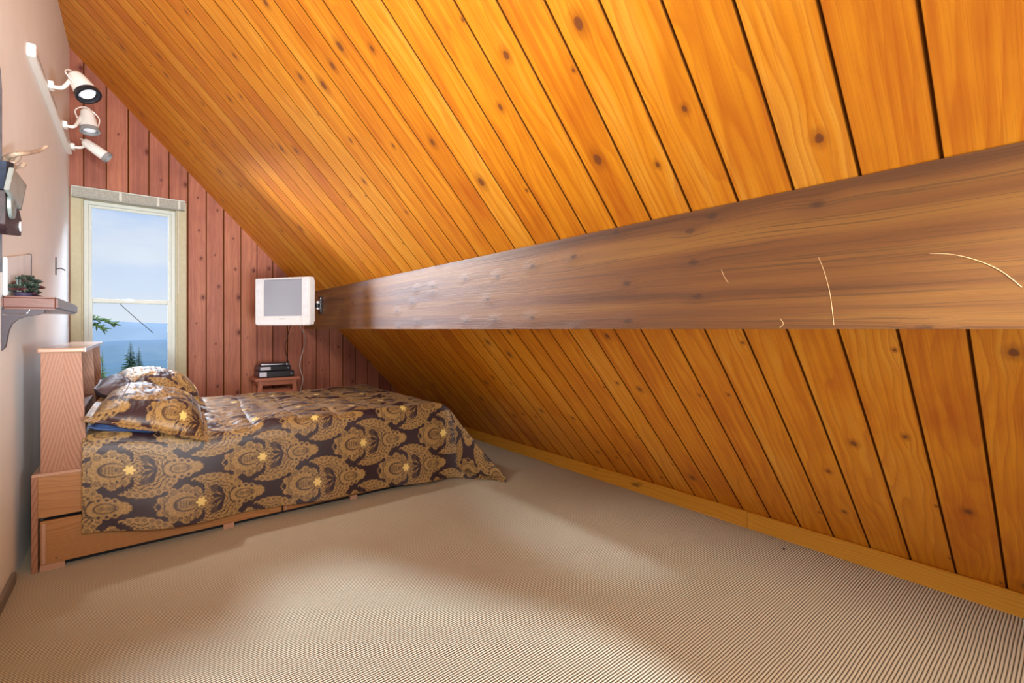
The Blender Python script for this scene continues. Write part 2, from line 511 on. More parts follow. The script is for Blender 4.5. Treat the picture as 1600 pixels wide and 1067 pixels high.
def damask_mat(name='damask_fabric'):
    m, b, bs = new_mat(name); L = m.node_tree.links.new
    at = b.n('ShaderNodeAttribute', attribute_name='damask')
    g, st, ed = b.sep(at.outputs['Color'])
    g = b.smooth(g, .12, .85)
    tc = b.n('ShaderNodeTexCoord').outputs['Object']
    fine = b.noise(tc, 420, 2, .6); md = b.noise(tc, 60, 3, .6)
    ground = b.mix(md, (.014, .005, .009), (.034, .012, .017))
    gold = b.mix(b.m('ADD', b.m('MULTIPLY', fine, .5), b.m('MULTIPLY', b.smooth(b.noise(tc, 150, 2, .6), .35, .65), .5)), (.17, .090, .025), (.45, .27, .092))
    col = b.mix(g, ground, gold)
    col = b.mix(st, col, (.72, .52, .16))
    L(col, bs.inputs['Base Color'])
    bs.inputs['Roughness'].default_value = .5
    bs.inputs['Specular IOR Level'].default_value = .2
    bs.inputs['Coat Weight'].default_value = .7
    bs.inputs['Coat IOR'].default_value = 1.5
    bs.inputs['Coat Roughness'].default_value = .42
    bs.inputs['Sheen Weight'].default_value = .22
    bs.inputs['Sheen Roughness'].default_value = .2
    bs.inputs['Sheen Tint'].default_value = (.9, .93, 1, 1)
    bp = b.n('ShaderNodeBump'); bp.inputs['Strength'].default_value = .5; bp.inputs['Distance'].default_value = .002
    L(b.m('ADD', g, b.m('MULTIPLY', fine, .4)), bp.inputs['Height']); L(bp.outputs[0], bs.inputs['Normal'])
    return m


M['beam'] = beam_mat(); M['carpet'] = carpet_mat(); M['plaster'] = plaster_mat(); M['damask'] = damask_mat()


# ------------------------------------------------------------------ the shell
def groove_profile(lo, hi, off, wd):
    """across positions and depth of a V-grooved board surface"""
    pr = [(lo, 0.)]
    k = math.ceil((lo - off) / wd)
    while off + k * wd < hi:
        c = off + k * wd
        for d, dep in ((-.0042, 0.), (0, .006), (.0042, 0.)):
            if lo < c + d < hi: pr.append((c + d, dep))
        k += 1
    pr.append((hi, 0.))
    return pr


# the sloped board ceiling
nrm = Vector((-SL, 0, -1)).normalized()       # into the room
ln = math.hypot(1, SL)
verts, faces, uv = [], [], []
x0, x1 = XR + .02, WX - .02
for i, (yy, dep) in enumerate(groove_profile(YR, YE + .02, BOFF, BW)):
    for xx in (x0, x1):
        p = Vector((xx, yy, slope_z(xx))) - nrm * dep
        verts.append(p); uv.append(((XR - xx) * ln, yy))
    if i: a = 2 * i; faces.append((a - 2, a - 1, a + 1, a))
k = len(verts)
for yy in (YR, YE + .02):                      # the back of the roof slab
    for xx in (x0, x1):
        verts.append(Vector((xx, yy, slope_z(xx))) - nrm * .12); uv.append((0, .08))
faces.append((k, k + 2, k + 3, k + 1))
faces += [(0, k, k + 1, 1), (k - 2, k - 1, k + 3, k + 2), (0, k - 2, k + 2, k), (1, k + 1, k + 3, k - 1)]
obj('ceiling', verts, faces, M['ceil'], uv=uv, kind='structure')

# the end wall of boards with its window hole
HX0, HX1, HZ0, HZ1 = -.40, .31, .62, 2.36
verts, faces, uv = [], [], []


def col_pts(xx, dep, z0, z1):
    n = len(verts)
    verts.extend([(xx, YE + dep, z0), (xx, YE + dep, z1)]); uv.extend([(z0, xx), (z1, xx)])
    return n


prof = groove_profile(WX, XR, .0834, .1512)
xs = sorted([p for p in prof if abs(p[0] - HX0) > .001 and abs(p[0] - HX1) > .001] + [(HX0, 0.), (HX1, 0.)])
prev = None
for xx, dep in xs:
    cur = (xx, dep)
    if prev:
        mx = (prev[0] + xx) / 2
        segs = [(0, HZ0, 0), (HZ1, None, 0)] if HX0 < mx < HX1 else [(0, None, 0)]
        for z0, z1, _ in segs:
            a = col_pts(prev[0], prev[1], z0, z1 if z1 else slope_z(prev[0]) + .01)
            c = col_pts(xx, dep, z0, z1 if z1 else slope_z(xx) + .01)
            faces.append((a, c, c + 1, a + 1))
    prev = cur
obj('wall_end', verts, faces, M['endw'], uv=uv, kind='structure')

bm = bmesh.new(); add_box(bm, (WX - .12, YR, 0), (WX, YE + .12, slope_z(WX) + .1))
bobj('wall_left', bm, M['plaster'], kind='structure')
bm = bmesh.new(); add_box(bm, (WX - .12, YR - .1, -.1), (XR + .12, YE + .12, 0))
bobj('floor', bm, M['carpet'], kind='structure')

# rear gable behind the camera, its opening shaped to cast the floor's sun patch
yz = lambda Y: (Y - YR) * SUN_T
open1 = [(-.12, .25), (-.12, yz(2.02)), (.36, yz(2.10)), (.44, yz(2.40)), (1.14, yz(2.38)), (1.30, yz(1.95)), (1.55, yz(1.45)), (1.72, yz(1.05)), (1.86, yz(.4)), (1.86, .25)]
bm = bmesh.new()
outer = [(WX - .02, 0), (XR, 0), (XR, ZR), (WX - .02, slope_z(WX - .02))]
vo_ = [bm.verts.new((x, YR, z)) for x, z in outer]; vi_ = [bm.verts.new((x, YR, z)) for x, z in open1]
es = [bm.edges.new((vo_[i], vo_[(i + 1) % 4])) for i in range(4)] + [bm.edges.new((vi_[i], vi_[(i + 1) % len(vi_)])) for i in range(len(vi_))]
bmesh.ops.triangle_fill(bm, edges=es, use_beauty=True)
bobj('wall_rear', bm, M['plaster'], kind='structure')

# the long beam
bz1 = slope_z(BX)
bxb = XR - (1.2 - ZR) / SL
bm = bmesh.new()
add_prism(bm, [(BX, 1.2), (bxb - .004, 1.2), (BX, bz1 - .004)], 'y', YR, YE - .001)
bmesh.ops.subdivide_edges(bm, edges=[e for e in bm.edges if abs(e.verts[0].co.y - e.verts[1].co.y) > 1], cuts=1)
beam = bobj('trim_1', bm, M['beam'], kind='structure')
scr = simple('raw_scratched_wood', (.72, .50, .26), .6)


def face_pt(px, py, X):
    a = math.atan(585 / 725); c, s = math.cos(a), math.sin(a)
    r = (px - 800) / 725; u = -(py - 514) / 725
    d = (c * r + s, -s * r + c, u); t = X / d[0]
    return (X, t * d[1], 1.2 + t * d[2])


for pts in ([(1452, 396), (1490, 398), (1530, 408), (1565, 424), (1597, 449)], [(1279, 402), (1288, 425), (1297, 460), (1303, 508)],
            [(1127, 421), (1132, 433), (1138, 442)], [(1219, 498), (1224, 506), (1218, 512)]):
    bm = bmesh.new()
    add_tube(bm, smooth_path([face_pt(x, y, BX - .0002) for x, y in pts], 5), [.0004] + [.0008] * (5 * (len(pts) - 1) - 1) + [.0004], 6)
    bobj('scratch', bm, scr, beam)

# skirting along the foot of the slope (butt-jointed lengths) and along the left wall
M['bb'] = M['trimw']
segs = [YR, 1.19, 1.192, 3.1]
for n_, (a, b_) in enumerate(((YR, 1.285), (1.288, 3.35), (3.353, YE - .002))):
    bm = bmesh.new(); add_prism(bm, [(XR - .021, 0), (XR + .05, 0), (XR + .05, .04), (XR + .003, ZR), (XR - .012, ZR + .003), (XR - .021, ZR - .004)], 'y', a, b_)
    bobj('baseboard_right' if n_ == 0 else 'baseboard_right.%03d' % n_, bm, M['bb'], kind='structure')
bm = bmesh.new(); add_box(bm, (WX, YR, 0), (WX + .016, 3.18, .055), .003)
bobj('baseboard_left', bm, simple('grey_vinyl_base', (.19, .17, .15), .45), kind='structure')

# ------------------------------------------------------------------ window
win = empty('window_1', (0, YE, HZ0)); win['kind'] = 'structure'


def frame_bm(x0, x1, z0, z1, t, y0, y1, bev=.002, tb=None):
    bm = bmesh.new(); tb = tb or t
    add_box(bm, (x0, y0, z0), (x0 + t, y1, z1), bev); add_box(bm, (x1 - t, y0, z0), (x1, y1, z1), bev)
    add_box(bm, (x0 + t, y0, z1 - t), (x1 - t, y1, z1), bev); add_box(bm, (x0 + t, y0, z0), (x1 - t, y1, z0 + tb), bev)
    return bm


bm = frame_bm(-.455, .372, .55, 2.43, .072, YE - .02, YE + .0)
bobj('window_casing', bm, M['casing'], win)
bm = frame_bm(-.388, .303, .615, 2.362, .016, YE - .004, YE + .14)
bobj('window_jamb', bm, M['casing'], win)
bm = frame_bm(-.372, .287, .63, 2.345, .032, YE + .028, YE + .10)
bobj('window_frame', bm, M['vinyl'], win)
bm = frame_bm(-.35, .262, 1.435, 2.32, .03, YE + .055, YE + .075)
bobj('upper_sash', bm, M['vinyl'], win)
bm = frame_bm(-.35, .262, .655, 1.475, .036, YE + .035, YE + .055)
bobj('lower_sash', bm, M['vinyl'], win)
bm = bmesh.new(); add_box(bm, (-.10, YE + .018, 1.458), (-.02, YE + .036, 1.470), .003); add_box(bm, (-.075, YE + .01, 1.468), (-.045, YE + .03, 1.478), .003)
bobj('sash_lock', bm, M['chrome'], win, True)
gm, b, bs = new_mat('window_glass')
gnt = gm.node_tree; gnt.nodes.remove(bs)
tr = b.n('ShaderNodeBsdfTransparent'); tr.inputs[0].default_value = (.97, .98, .98, 1)
gl = b.n('ShaderNodeBsdfGlossy'); gl.inputs['Roughness'].default_value = .08
fn = b.n('ShaderNodeFresnel'); fn.inputs[0].default_value = 1.03
mx = b.n('ShaderNodeMixShader'); gnt.links.new(fn.outputs[0], mx.inputs[0]); gnt.links.new(tr.outputs[0], mx.inputs[1]); gnt.links.new(gl.outputs[0], mx.inputs[2])
gnt.links.new(mx.outputs[0], gnt.nodes['Material Output'].inputs[0])
for z0, z1, y in ((1.45, 2.30, YE + .065), (.68, 1.45, YE + .045)):
    bm = bmesh.new(); add_box(bm, (-.335, y, z0), (.245, y + .004, z1))
    bobj('window_pane', bm, gm, win)
rebase(win)

# roller blind cassette above the window
bl = empty('roller_blind', (-.03, YE, 2.36))
bm = bmesh.new(); add_prism(bm, [(YE - .021, 2.345), (YE - .075, 2.345), (YE - .085, 2.36), (YE - .085, 2.425), (YE - .021, 2.435)], 'x', -.440, .355)
bobj('blind_cassette', bm, M['blind'], bl)
bm = bmesh.new(); add_box(bm, (-.445, YE - .088, 2.426), (.36, YE - .02, 2.436), .002)
bobj('cover_strip', bm, M['vinyl'], bl)
for xx in (-.444, .353):
    bm = bmesh.new(); add_box(bm, (xx, YE - .083, 2.35), (xx + .006, YE - .021, 2.425), .001)
    bobj('end_cap', bm, M['vinyl'], bl)
for xx in (-.13, .14, .30):
    bm = bmesh.new(); add_box(bm, (xx, YE - .091, 2.35), (xx + .02, YE - .084, 2.432), .001); bobj('mounting_clip', bm, simple('pale_clip', (.5, .49, .43), .5), bl)
bm = bmesh.new(); add_tube(bm, [(.305, YE - .03, 2.35), (.307, YE - .027, 1.9), (.306, YE - .027, 1.55)], .003, 8)
bobj('wand', bm, M['wplas'], bl)
rebase(bl)
tag(bl, 'grey fabric roller blind rolled up above the narrow window', 'blind')

# ------------------------------------------------------------------ outside
def hazy(name, col, vary=.12, sc=.02):  # aerial haze is painted into the base colour of the hills
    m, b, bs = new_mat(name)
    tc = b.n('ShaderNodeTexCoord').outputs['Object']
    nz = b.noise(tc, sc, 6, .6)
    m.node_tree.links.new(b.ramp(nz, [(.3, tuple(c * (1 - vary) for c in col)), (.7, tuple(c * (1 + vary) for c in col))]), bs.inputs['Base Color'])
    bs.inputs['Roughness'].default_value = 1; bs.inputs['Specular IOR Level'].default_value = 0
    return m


def ridge(name, D, el_l, el_r, depth, mat, amp, seed, base_z):
    """a long ridge at distance D; el_* are crest heights (m) at its left and right in the window's view"""
    nx, ny = 60, 14
    verts, faces = [], []
    for j in range(ny):
        for i in range(nx):
            s = i / (nx - 1); t = j / (ny - 1)
            X = (-1.0 + 2.0 * s) * D * .9; Y = D - depth / 2 + depth * t
            view = max(0, min(1, (X / D + .10) / .16))
            crest = el_l + (el_r - el_l) * view + amp * (noise.noise(Vector((X / D * 5, seed, 0))) )
            prof = math.sin(PI * min(1, max(0, t))) ** .8
            Z = base_z + (crest - base_z) * prof + amp * .5 * noise.noise(Vector((X / D * 14, t * 5, seed))) * prof
            verts.append((X, Y, Z))
    for j in range(ny - 1):
        for i in range(nx - 1):
            a = j * nx + i; faces.append((a, a + 1, a + nx + 1, a + nx))
    return obj(name, verts, faces, mat, smooth=True)


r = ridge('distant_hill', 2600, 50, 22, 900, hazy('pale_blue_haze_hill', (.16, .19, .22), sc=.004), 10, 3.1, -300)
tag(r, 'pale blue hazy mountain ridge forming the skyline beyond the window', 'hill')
r = ridge('distant_hill', 1500, -36, -22, 500, hazy('mid_blue_haze_hill', (.10, .135, .165), sc=.01), 8, 7.7, -260)
tag(r, 'mid blue hazy wooded hill band below the skyline ridge', 'hill')
r = ridge('distant_hill', 700, -34, -38, 260, hazy('deep_blue_haze_hill', (.07, .105, .125), sc=.02), 5, 12.3, -160)
tag(r, 'darker blue hazy wooded slope low in the window, nearest of the hills', 'hill')
verts = [(-3000, 20, -3.5), (3000, 20, -3.5), (3000, 120, -16), (-3000, 120, -16), (3000, 400, -90), (-3000, 400, -90), (3000, 4500, -320), (-3000, 4500, -320)]
g = obj('ground', verts, [(0, 1, 2, 3), (3, 2, 4, 5), (5, 4, 6, 7)], hazy('wooded_valley', (.04, .07, .07), sc=.03), kind='structure')

needle = simple('spruce_green', (.020, .050, .018), .8, noise_amt=.5, nscale=4)
needle2 = simple('fir_green', (.06, .10, .02), .8, noise_amt=.5, nscale=9)
bark = simple('bark', (.08, .055, .04), .9)


def conifer(loc, h, rad, label, seed, mat=None, group=None):
    rnd = random.Random(seed)
    root = empty('spruce_tree', loc)
    bm = bmesh.new(); add_tube(bm, [(0, 0, 0), (0, 0, h * .5), (0, 0, h)], [h * .022, h * .013, .01], 8)
    bobj('trunk', bm, bark, root)
    bm = bmesh.new()
    z = h * .12
    while z < h * .985:
        f = 1 - z / h
        rr = rad * (f ** .85) * rnd.uniform(.75, 1.1) + .04
        nb_ = max(6, int(9 + 9 * f)); a0 = rnd.uniform(0, 6)
        for k in range(nb_):
            a = a0 + 2 * PI * k / nb_ + rnd.uniform(-.2, .2); L_ = rr * rnd.uniform(.65, 1.15)
            d = Vector((math.cos(a), math.sin(a), 0)); sd_ = Vector((-d.y, d.x, 0))
            drp = L_ * rnd.uniform(.12, .38)
            p = [Vector((0, 0, z)), d * L_ * .5 + Vector((0, 0, z - drp * .35)), d * L_ + Vector((0, 0, z - drp + L_ * .12))]
            wd = L_ * .17
            up = Vector((0, 0, wd * .45))
            ring = [bm.verts.new(p[0] + up), bm.verts.new(p[1] + sd_ * wd), bm.verts.new(p[1] + up * .8), bm.verts.new(p[1] - sd_ * wd), bm.verts.new(p[1] - up * 1.3), bm.verts.new(p[2])]
            v0, vl, vt, vr, vb, ve = ring
            for fc in ((v0, vl, vt), (v0, vt, vr), (v0, vr, vb), (v0, vb, vl), (vl, ve, vt), (vt, ve, vr), (vr, ve, vb), (vb, ve, vl)): bm.faces.new(fc)
        z += h * .014 * (1 + f)
    bobj('foliage', bm, mat or needle, root)
    tag(root, label, 'tree', group)
    return root


def cam_pt(px, py, d):
    a = math.atan(585 / 725); c, s = math.cos(a), math.sin(a)
    r = (px - 800) / 725 * d
    return Vector((c * r + s * d, -s * r + c * d, 1.2 - (py - 514) / 725 * d))


for px, py, h, rd, lb, sd_ in ((204, 532, 9.5, 2.5, 'taller dark green spruce of the pair outside the window', 3),
                               (217, 541, 8.0, 1.7, 'shorter thinner spruce, right of the pair outside the window', 5)):
    tp = cam_pt(px, py, 62 if h > 9 else 68)
    conifer((tp.x, tp.y, tp.z - h), h, rd, lb, sd_)
tp = cam_pt(160, 548, 40)
conifer((tp.x, tp.y, tp.z - 8.5), 8.5, 1.0, 'yellow green young fir seen low behind the headboard', 9, needle2)

# a conifer bough coming in from the left just outside
fir = empty('fir_tree', cam_pt(118, 560, 9.0))
fir.location.z = -4.5
fx, fy = fir.location.x, fir.location.y
bm = bmesh.new(); add_tube(bm, [(0, 0, 0), (0, 0, 4.2), (.02, 0, 6.6)], [.13, .08, .03], 10); bobj('trunk', bm, bark, fir)
rnd = random.Random(4)
for j, (ey, ex, el) in enumerate(((506, 178, 1), (513, 160, .7), (560, 150, .8), (585, 158, 1), (530, 128, .8))):
    bm = bmesh.new()
    tip = cam_pt(ex, ey, 9.0) - fir.location
    st = Vector((0, 0, tip.z + .1))
    pth = smooth_path([st, (st + tip) / 2 + Vector((0, 0, .05)), tip], 8)
    add_tube(bm, pth, [.016 * (1 - i / len(pth)) + .003 for i in range(len(pth))], 6)
    for i, p in enumerate(pth[2:]):
        for sgn in (-1, 1):
            for q in range(3):
                dirv = ((tip - st).normalized() * .6 + Vector((rnd.uniform(-.5, .5), sgn * .6, rnd.uniform(-.45, .35)))).normalized()
                ll = rnd.uniform(.06, .15)
                add_tube(bm, [p, p + dirv * ll * .5, p + dirv * ll], [.012, .016, .003], 5)
    bobj('bough', bm, needle2, fir)
tag(fir, 'green fir with boughs reaching in at the left of the lower pane', 'tree')

bm = bmesh.new()
add_tube(bm, smooth_path([cam_pt(189, 474, 4.30), cam_pt(190, 477, 4.34), cam_pt(203, 489, 4.38), cam_pt(219, 503, 4.42), cam_pt(231, 513, 4.45), cam_pt(239, 520, 4.47)], 5), .0035, 6)
o = bobj('loose_cable', bm, simple('dark_cable', (.05, .05, .055), .5))
tag(o, 'thin dark cable dangling diagonally outside the lower window pane', 'cable')

# ------------------------------------------------------------------ damask pattern
PU, PV = .64, .435


def hash1(x): return np.modf(np.abs(np.sin(x * 12.9898) * 43758.5453))[0]


def motif(dx, dy):
    """one medallion; dx, dy in cell units of about 1150 x 710 steps. returns gold, star, drawn-mask"""
    ay = np.abs(dy)
    g = np.zeros_like(dx); st = np.zeros_like(dx)
    ss = lambda e0, e1, x: np.clip((x - e0) / (e1 - e0), 0, 1)
    soft = 9.0

    def fill(sd, val=1.0):
        nonlocal g
        k = ss(soft, -soft, sd)
        g = g * (1 - k) + val * k

    def ell(cx, cy, rx, ry, rot=0.):
        X = dx - cx; Y = ay - cy
        if rot:
            c, s = math.cos(rot), math.sin(rot); X, Y = X * c + Y * s, -X * s + Y * c
        return (np.sqrt((X / rx) ** 2 + (Y / ry) ** 2) - 1) * min(rx, ry), X, Y

    # wings
    th = np.arctan2(dy, dx - 80)
    sc = 1 + .045 * np.abs(np.sin(th * 11))
    sd, X, Y = ell(80, 0, 325, 262); fill(sd - 262 * (sc - 1) + 8)
    fr = np.sin(np.hypot(dx - 60, dy * 1.2) * .16 + 2.2 * np.sin(th * 9))
    body = ss(soft, -soft, sd)
    g -= body * .60 * ss(.25, .8, fr)
    # filigree woven through every gold area
    fg = np.sin(dx * .20 + 2.6 * np.sin(ay * .052 + 1)) * np.sin(ay * .215 + 2.6 * np.sin(dx * .047))
    g -= body * .75 * ss(.30, .62, fg)
    # loops along the edge of the wings
    for k in range(1, 15):
        a = k * PI / 15 * .93 + .1
        cx, cy = 80 + 300 * math.cos(a), 240 * math.sin(a)
        if a > 2.35: continue
        s2, _, _ = ell(cx, cy, 30, 30); fill(s2, 1.0)
        s2, _, _ = ell(cx, cy, 17, 17); fill(s2, .12)
        s2, _, _ = ell(cx, cy, 7, 7); fill(s2, .9)
    # toothed dark crescent around the crown
    R = np.hypot((dx + 165) / 1.12, dy)
    th2 = np.arctan2(dy, dx + 165)
    ring = np.abs(R - 208) - (26 + 9 * np.sin(th2 * 46))
    cres = ss(soft, -soft, ring) * (np.abs(th2) > .30) * (np.abs(th2) < 2.6) * (dx < 30)
    g = g * (1 - cres)
    # crown with lobes
    lob = 1 + .14 * np.cos(th2 * 9) * (np.abs(th2) > .5)
    sd = R / lob - 172
    inside = ss(soft, -soft, sd)
    g = np.where(inside > 0, g * (1 - inside) + inside, g)
    petals = np.abs(np.sin(th2 * 8 + R * .012))
    g -= inside * .75 * ss(.20, .05, petals) * ss(60, 90, R)
    lobe_c = ss(5, -5, np.abs(R - 128) - 5); g -= inside * lobe_c * .7
    g -= inside * .7 * ss(.34, .65, fg) * ss(110, 125, R)
    for k in range(9):
        a = .5 + k * .29
        cx, cy = -165 + 165 * math.cos(a), 152 * math.sin(a)
        s2, _, _ = ell(cx, cy, 16, 16); fill(s2, .1); s2, _, _ = ell(cx, cy, 8, 8); fill(s2, .95)
    # little flowers on the crown's shoulders
    for cx, cy in ((-120, 150), (-45, 118), (-235, 120), (-300, 60)):
        X = dx - cx; Y = ay - cy; rr = np.hypot(X, Y); tt = np.arctan2(Y, X)
        fill(rr - (34 + 8 * np.cos(tt * 5)), .95); fill(np.abs(rr - 21) - 3.5, .15); fill(rr - 8, .2)
    # dotted tip
    for cx, cy in ((-385, 0), (-372, 24), (-352, 46)):
        s2, _, _ = ell(cx, cy, 9, 9); fill(s2, 1.0)
    # bud with dots
    s2, _, _ = ell(-130, 0, 108, 72); fill(s2, .1)
    s2, _, _ = ell(-122, 0, 92, 58); fill(s2, .92)
    s2, _, _ = ell(-150, 0, 58, 42); fill(s2, .08)
    for i in range(4):
        for j in range(3):
            s2, _, _ = ell(-188 + i * 24, j * 20 - 0, 7.5, 7.5)
            if abs(-38 + i * 24) / 58 + j * 20 / 60 < 1: fill(s2, 1.0)
    for k in (-.45, -.15, .15, .45):
        fill(np.abs(dy - (dx + 20) * k) - 3 + 1000 * ((dx > -25) | (dx < -95)), .1)
    # dark lobes and feather in the wings
    s2, _, _ = ell(135, 98, 62, 36, -.5); fill(s2, .12)
    s2, X, Y = ell(135, 98, 50, 25, -.5); fill(s2, .38); fill(np.abs(Y) - 2.5 + 1000 * (s2 > 0), .1)
    for k in range(7):
        a = -1.1 + k * .367
        X = dx - 210; Y = dy; c, s = math.cos(PI + a), math.sin(PI + a)
        p = X * c + Y * s; q = np.abs(-X * s + Y * c)
        sdl = q - 12 * np.sin(np.clip(p / 130, 0, 1) * PI)
        sdl = np.where((p > 0) & (p < 130), sdl, 50)
        fill(sdl, .95 if k % 2 else .12); fill(np.abs(sdl) - 3, .08)
    # arc and tail
    X = dx - 335; rr = np.hypot(X, dy)
    s2, _, _ = ell(420, 0, 150, 68); fill(s2 - 10 * np.abs(np.sin(dx * .06)), .95)
    s2, _, _ = ell(395, 0, 78, 46); fill(np.abs(s2) - 5, .1)
    fill(np.abs(rr - 62) - 7 + 1000 * (X > 20), 1.0); fill(np.abs(rr - 78) - 6 + 1000 * (X > 20), .1)
    for cx in (370, 430, 490):
        s2, _, _ = ell(cx, 0, 24, 20); fill(s2, .1); s2, _, _ = ell(cx, 0, 15, 12); fill(s2, 1); s2, _, _ = ell(cx, 0, 6, 5); fill(s2, .1)
    s2, _, _ = ell(545, 0, 40, 44); fill(s2 - 10 * np.abs(np.sin(np.arctan2(dy, dx - 545) * 4)), .9)
    for cx, cy in ((350, 80), (410, 78), (468, 66)):
        s2, _, _ = ell(cx, cy, 27, 27); fill(s2, .95); s2, _, _ = ell(cx, cy, 14, 14); fill(s2, .12)
    # star
    rr = np.hypot(dx, dy); tt = np.arctan2(dy, dx)
    st = ss(5, -5, rr - (40 + 10 * np.cos(tt * 6)))
    g = np.clip(g, 0, 1)
    return g, st


def damask(p, q):
    """p along the length of the cloth, q across it (metres) -> rgb array (gold, star, 0)"""
    g = np.zeros_like(p); st = np.zeros_like(p)
    for ou, ov in ((0, 0), (.5, .5)):
        u = p / PU - ou; v = q / PV - ov
        cu = np.round(u - .08); cv = np.round(v)
        g1, s1 = motif((u - cu) * 1150, (v - cv) * 710)
        g = np.maximum(g, g1); st = np.maximum(st, s1)
    out = np.zeros(p.shape + (4,), dtype=np.float32)
    out[..., 0] = g * .97 + .0; out[..., 1] = st; out[..., 3] = 1
    return out


def grid_obj(name, P, rgba, mat, parent=None, closed_back=False):
    """P: (n, m, 3) array"""
    n, m_ = P.shape[:2]
    me = bpy.data.meshes.new(name)
    idx = np.arange(n * m_).reshape(n, m_)
    q = np.stack([idx[:-1, :-1], idx[1:, :-1], idx[1:, 1:], idx[:-1, 1:]], -1).reshape(-1, 4)
    me.vertices.add(n * m_); me.vertices.foreach_set('co', P.reshape(-1).astype(np.float32))
    me.loops.add(q.size); me.loops.foreach_set('vertex_index', q.reshape(-1).astype(np.int32))
    me.polygons.add(len(q)); me.polygons.foreach_set('loop_start', np.arange(0, q.size, 4, dtype=np.int32))
    me.polygons.foreach_set('loop_total', np.full(len(q), 4, dtype=np.int32))
    me.polygons.foreach_set('use_smooth', np.ones(len(q), dtype=bool))
    me.update(); me.validate()
    if rgba is not None:
        at = me.color_attributes.new('damask', 'FLOAT_COLOR', 'POINT')
        at.data.foreach_set('color', rgba.reshape(-1))
    me.materials.append(mat)
    o = bpy.data.objects.new(name, me); C.objects.link(o)
    if parent: o.parent = parent
    return o


def vnoise(x, y, seed=0, octs=3):
    """vectorised value noise"""
    out = np.zeros_like(x); amp = 1.; tot = 0
    for o_ in range(octs):
        xi = np.floor(x); yi = np.floor(y); fx = x - xi; fy = y - yi
        fx = fx * fx * (3 - 2 * fx); fy = fy * fy * (3 - 2 * fy)
        h = lambda a, b: np.modf(np.abs(np.sin(a * 127.1 + b * 311.7 + seed * 74.7) * 43758.5453))[0]
        v = (h(xi, yi) * (1 - fx) + h(xi + 1, yi) * fx) * (1 - fy) + (h(xi, yi + 1) * (1 - fx) + h(xi + 1, yi + 1) * fx) * fy
        out += amp * (v - .5); tot += amp; amp *= .5; x = x * 2.03 + 7; y = y * 2.03 + 3
    return out / tot


# ------------------------------------------------------------------ bed frame with bookcase headboard
YB, YB2 = 3.243, 4.76      # near and far side of the bed
bed = empty('bed', (.7, 4.0, 0))


def part(name, mat, lo, hi, bev=.002, parent=bed):
    bm = bmesh.new(); add_box(bm, lo, hi, bev); return bobj(name, bm, mat, parent)


hb = part('headboard_base', M['oak'], (-.402, YB + .004, .262), (-.205, YB2, .470), .003)
part('base_ledge', M['oaktop'], (-.405, YB, .466), (-.20, YB2, .484), .003)
part('corner_post', M['oakv'], (-.405, YB - .002, 0), (-.382, YB + .05, .468), .002)
part('corner_post', M['oakv'], (-.405, YB2 - .05, 0), (-.382, YB2, .468), .002)
# tapering end panels, divider and top of the bookcase
for n_, yy in (('end_panel', YB + .012), ('end_panel', YB2 - .034), ('divider', 4.05)):
    bm = bmesh.new(); add_prism(bm, [(-.374, .484), (-.203, .484), (-.226, 1.082), (-.374, 1.082)], 'y', yy, yy + .022, .0015)
    bobj(n_, bm, M['oakv'], bed)
part('back_panel', M['oakdark'], (-.374, YB + .03, .484), (-.362, YB2 - .03, 1.082), 0)
part('shelf_board', M['oakdark'], (-.362, YB + .034, .76), (-.222, YB2 - .034, .778), .001)
part('headboard_top', M['oaktop'], (-.384, YB - .006, 1.082), (-.212, YB2 + .004, 1.104), .004)
part('nosing', simple('pale_edge_strip', (.72, .66, .62), .25), (-.213, YB - .005, 1.083), (-.207, YB2 + .003, 1.103), .001)
# side rails with long under-bed drawer fronts, plinth and feet
for yy, s in ((YB, 1), (YB2, -1)):
    y0, y1 = sorted((yy + s * .006, yy + s * .028))
    part('side_rail', M['oak'], (-.205, y0, .255), (1.88, y1, .40), .002)
    y0, y1 = sorted((yy, yy + s * .02))
    for a, b_ in ((-.376, .72), (.728, 1.88)):
        dr = part('drawer_front', M['oak'], (a, y0, .030), (b_, y1, .246), .003)
        if s > 0:
            k_ = part('trim_strip', M['oaktop'], (a + .006, y0 - .006, .036), (a + .022, y0, .238), .002, dr)
            k_ = part('screw_cap', simple('dark_screw', (.1, .06, .04), .4), (a + .055, y0 - .003, .05), (a + .063, y0, .058), .001, dr)
    for xx, fw in ((-.376, .09), (.40, .055), (1.16, .05)):
        y0, y1 = sorted((yy - .0, yy + s * .03))
        part('foot', M['oaktop'], (xx, y0, 0.0), (xx + fw, y1, .030), .001)
    part('plinth', M['black'], (-.37, min(yy + s * .05, yy + s * .07), 0), (1.86, max(yy + s * .05, yy + s * .07), .25), 0)
part('foot_panel', M['oak'], (1.86, YB + .02, .03), (1.882, YB2 - .02, .40), .002)
part('bed_platform', M['oakdark'], (-.2, YB + .028, .33), (1.86, YB2 - .028, .35), .001)
rebase(bed)
for o in list(bpy.data.objects):
    if o.parent and o.parent.parent == bed: o.matrix_parent_inverse = Matrix.Identity(4)
tag(bed, 'light oak storage bed with bookcase headboard against the cream wall', 'bed')

blue = simple('blue_sheet', (.05, .10, .26), .75, noise_amt=.2, nscale=14)
bm = bmesh.new(); add_box(bm, (-.19, YB + .04, .352), (1.84, YB2 - .04, .565), .045, 4)
o = bobj('mattress', bm, blue, smooth=True)
tag(o, 'mattress in a blue sheet, glimpsed between headboard and pillow', 'mattress')

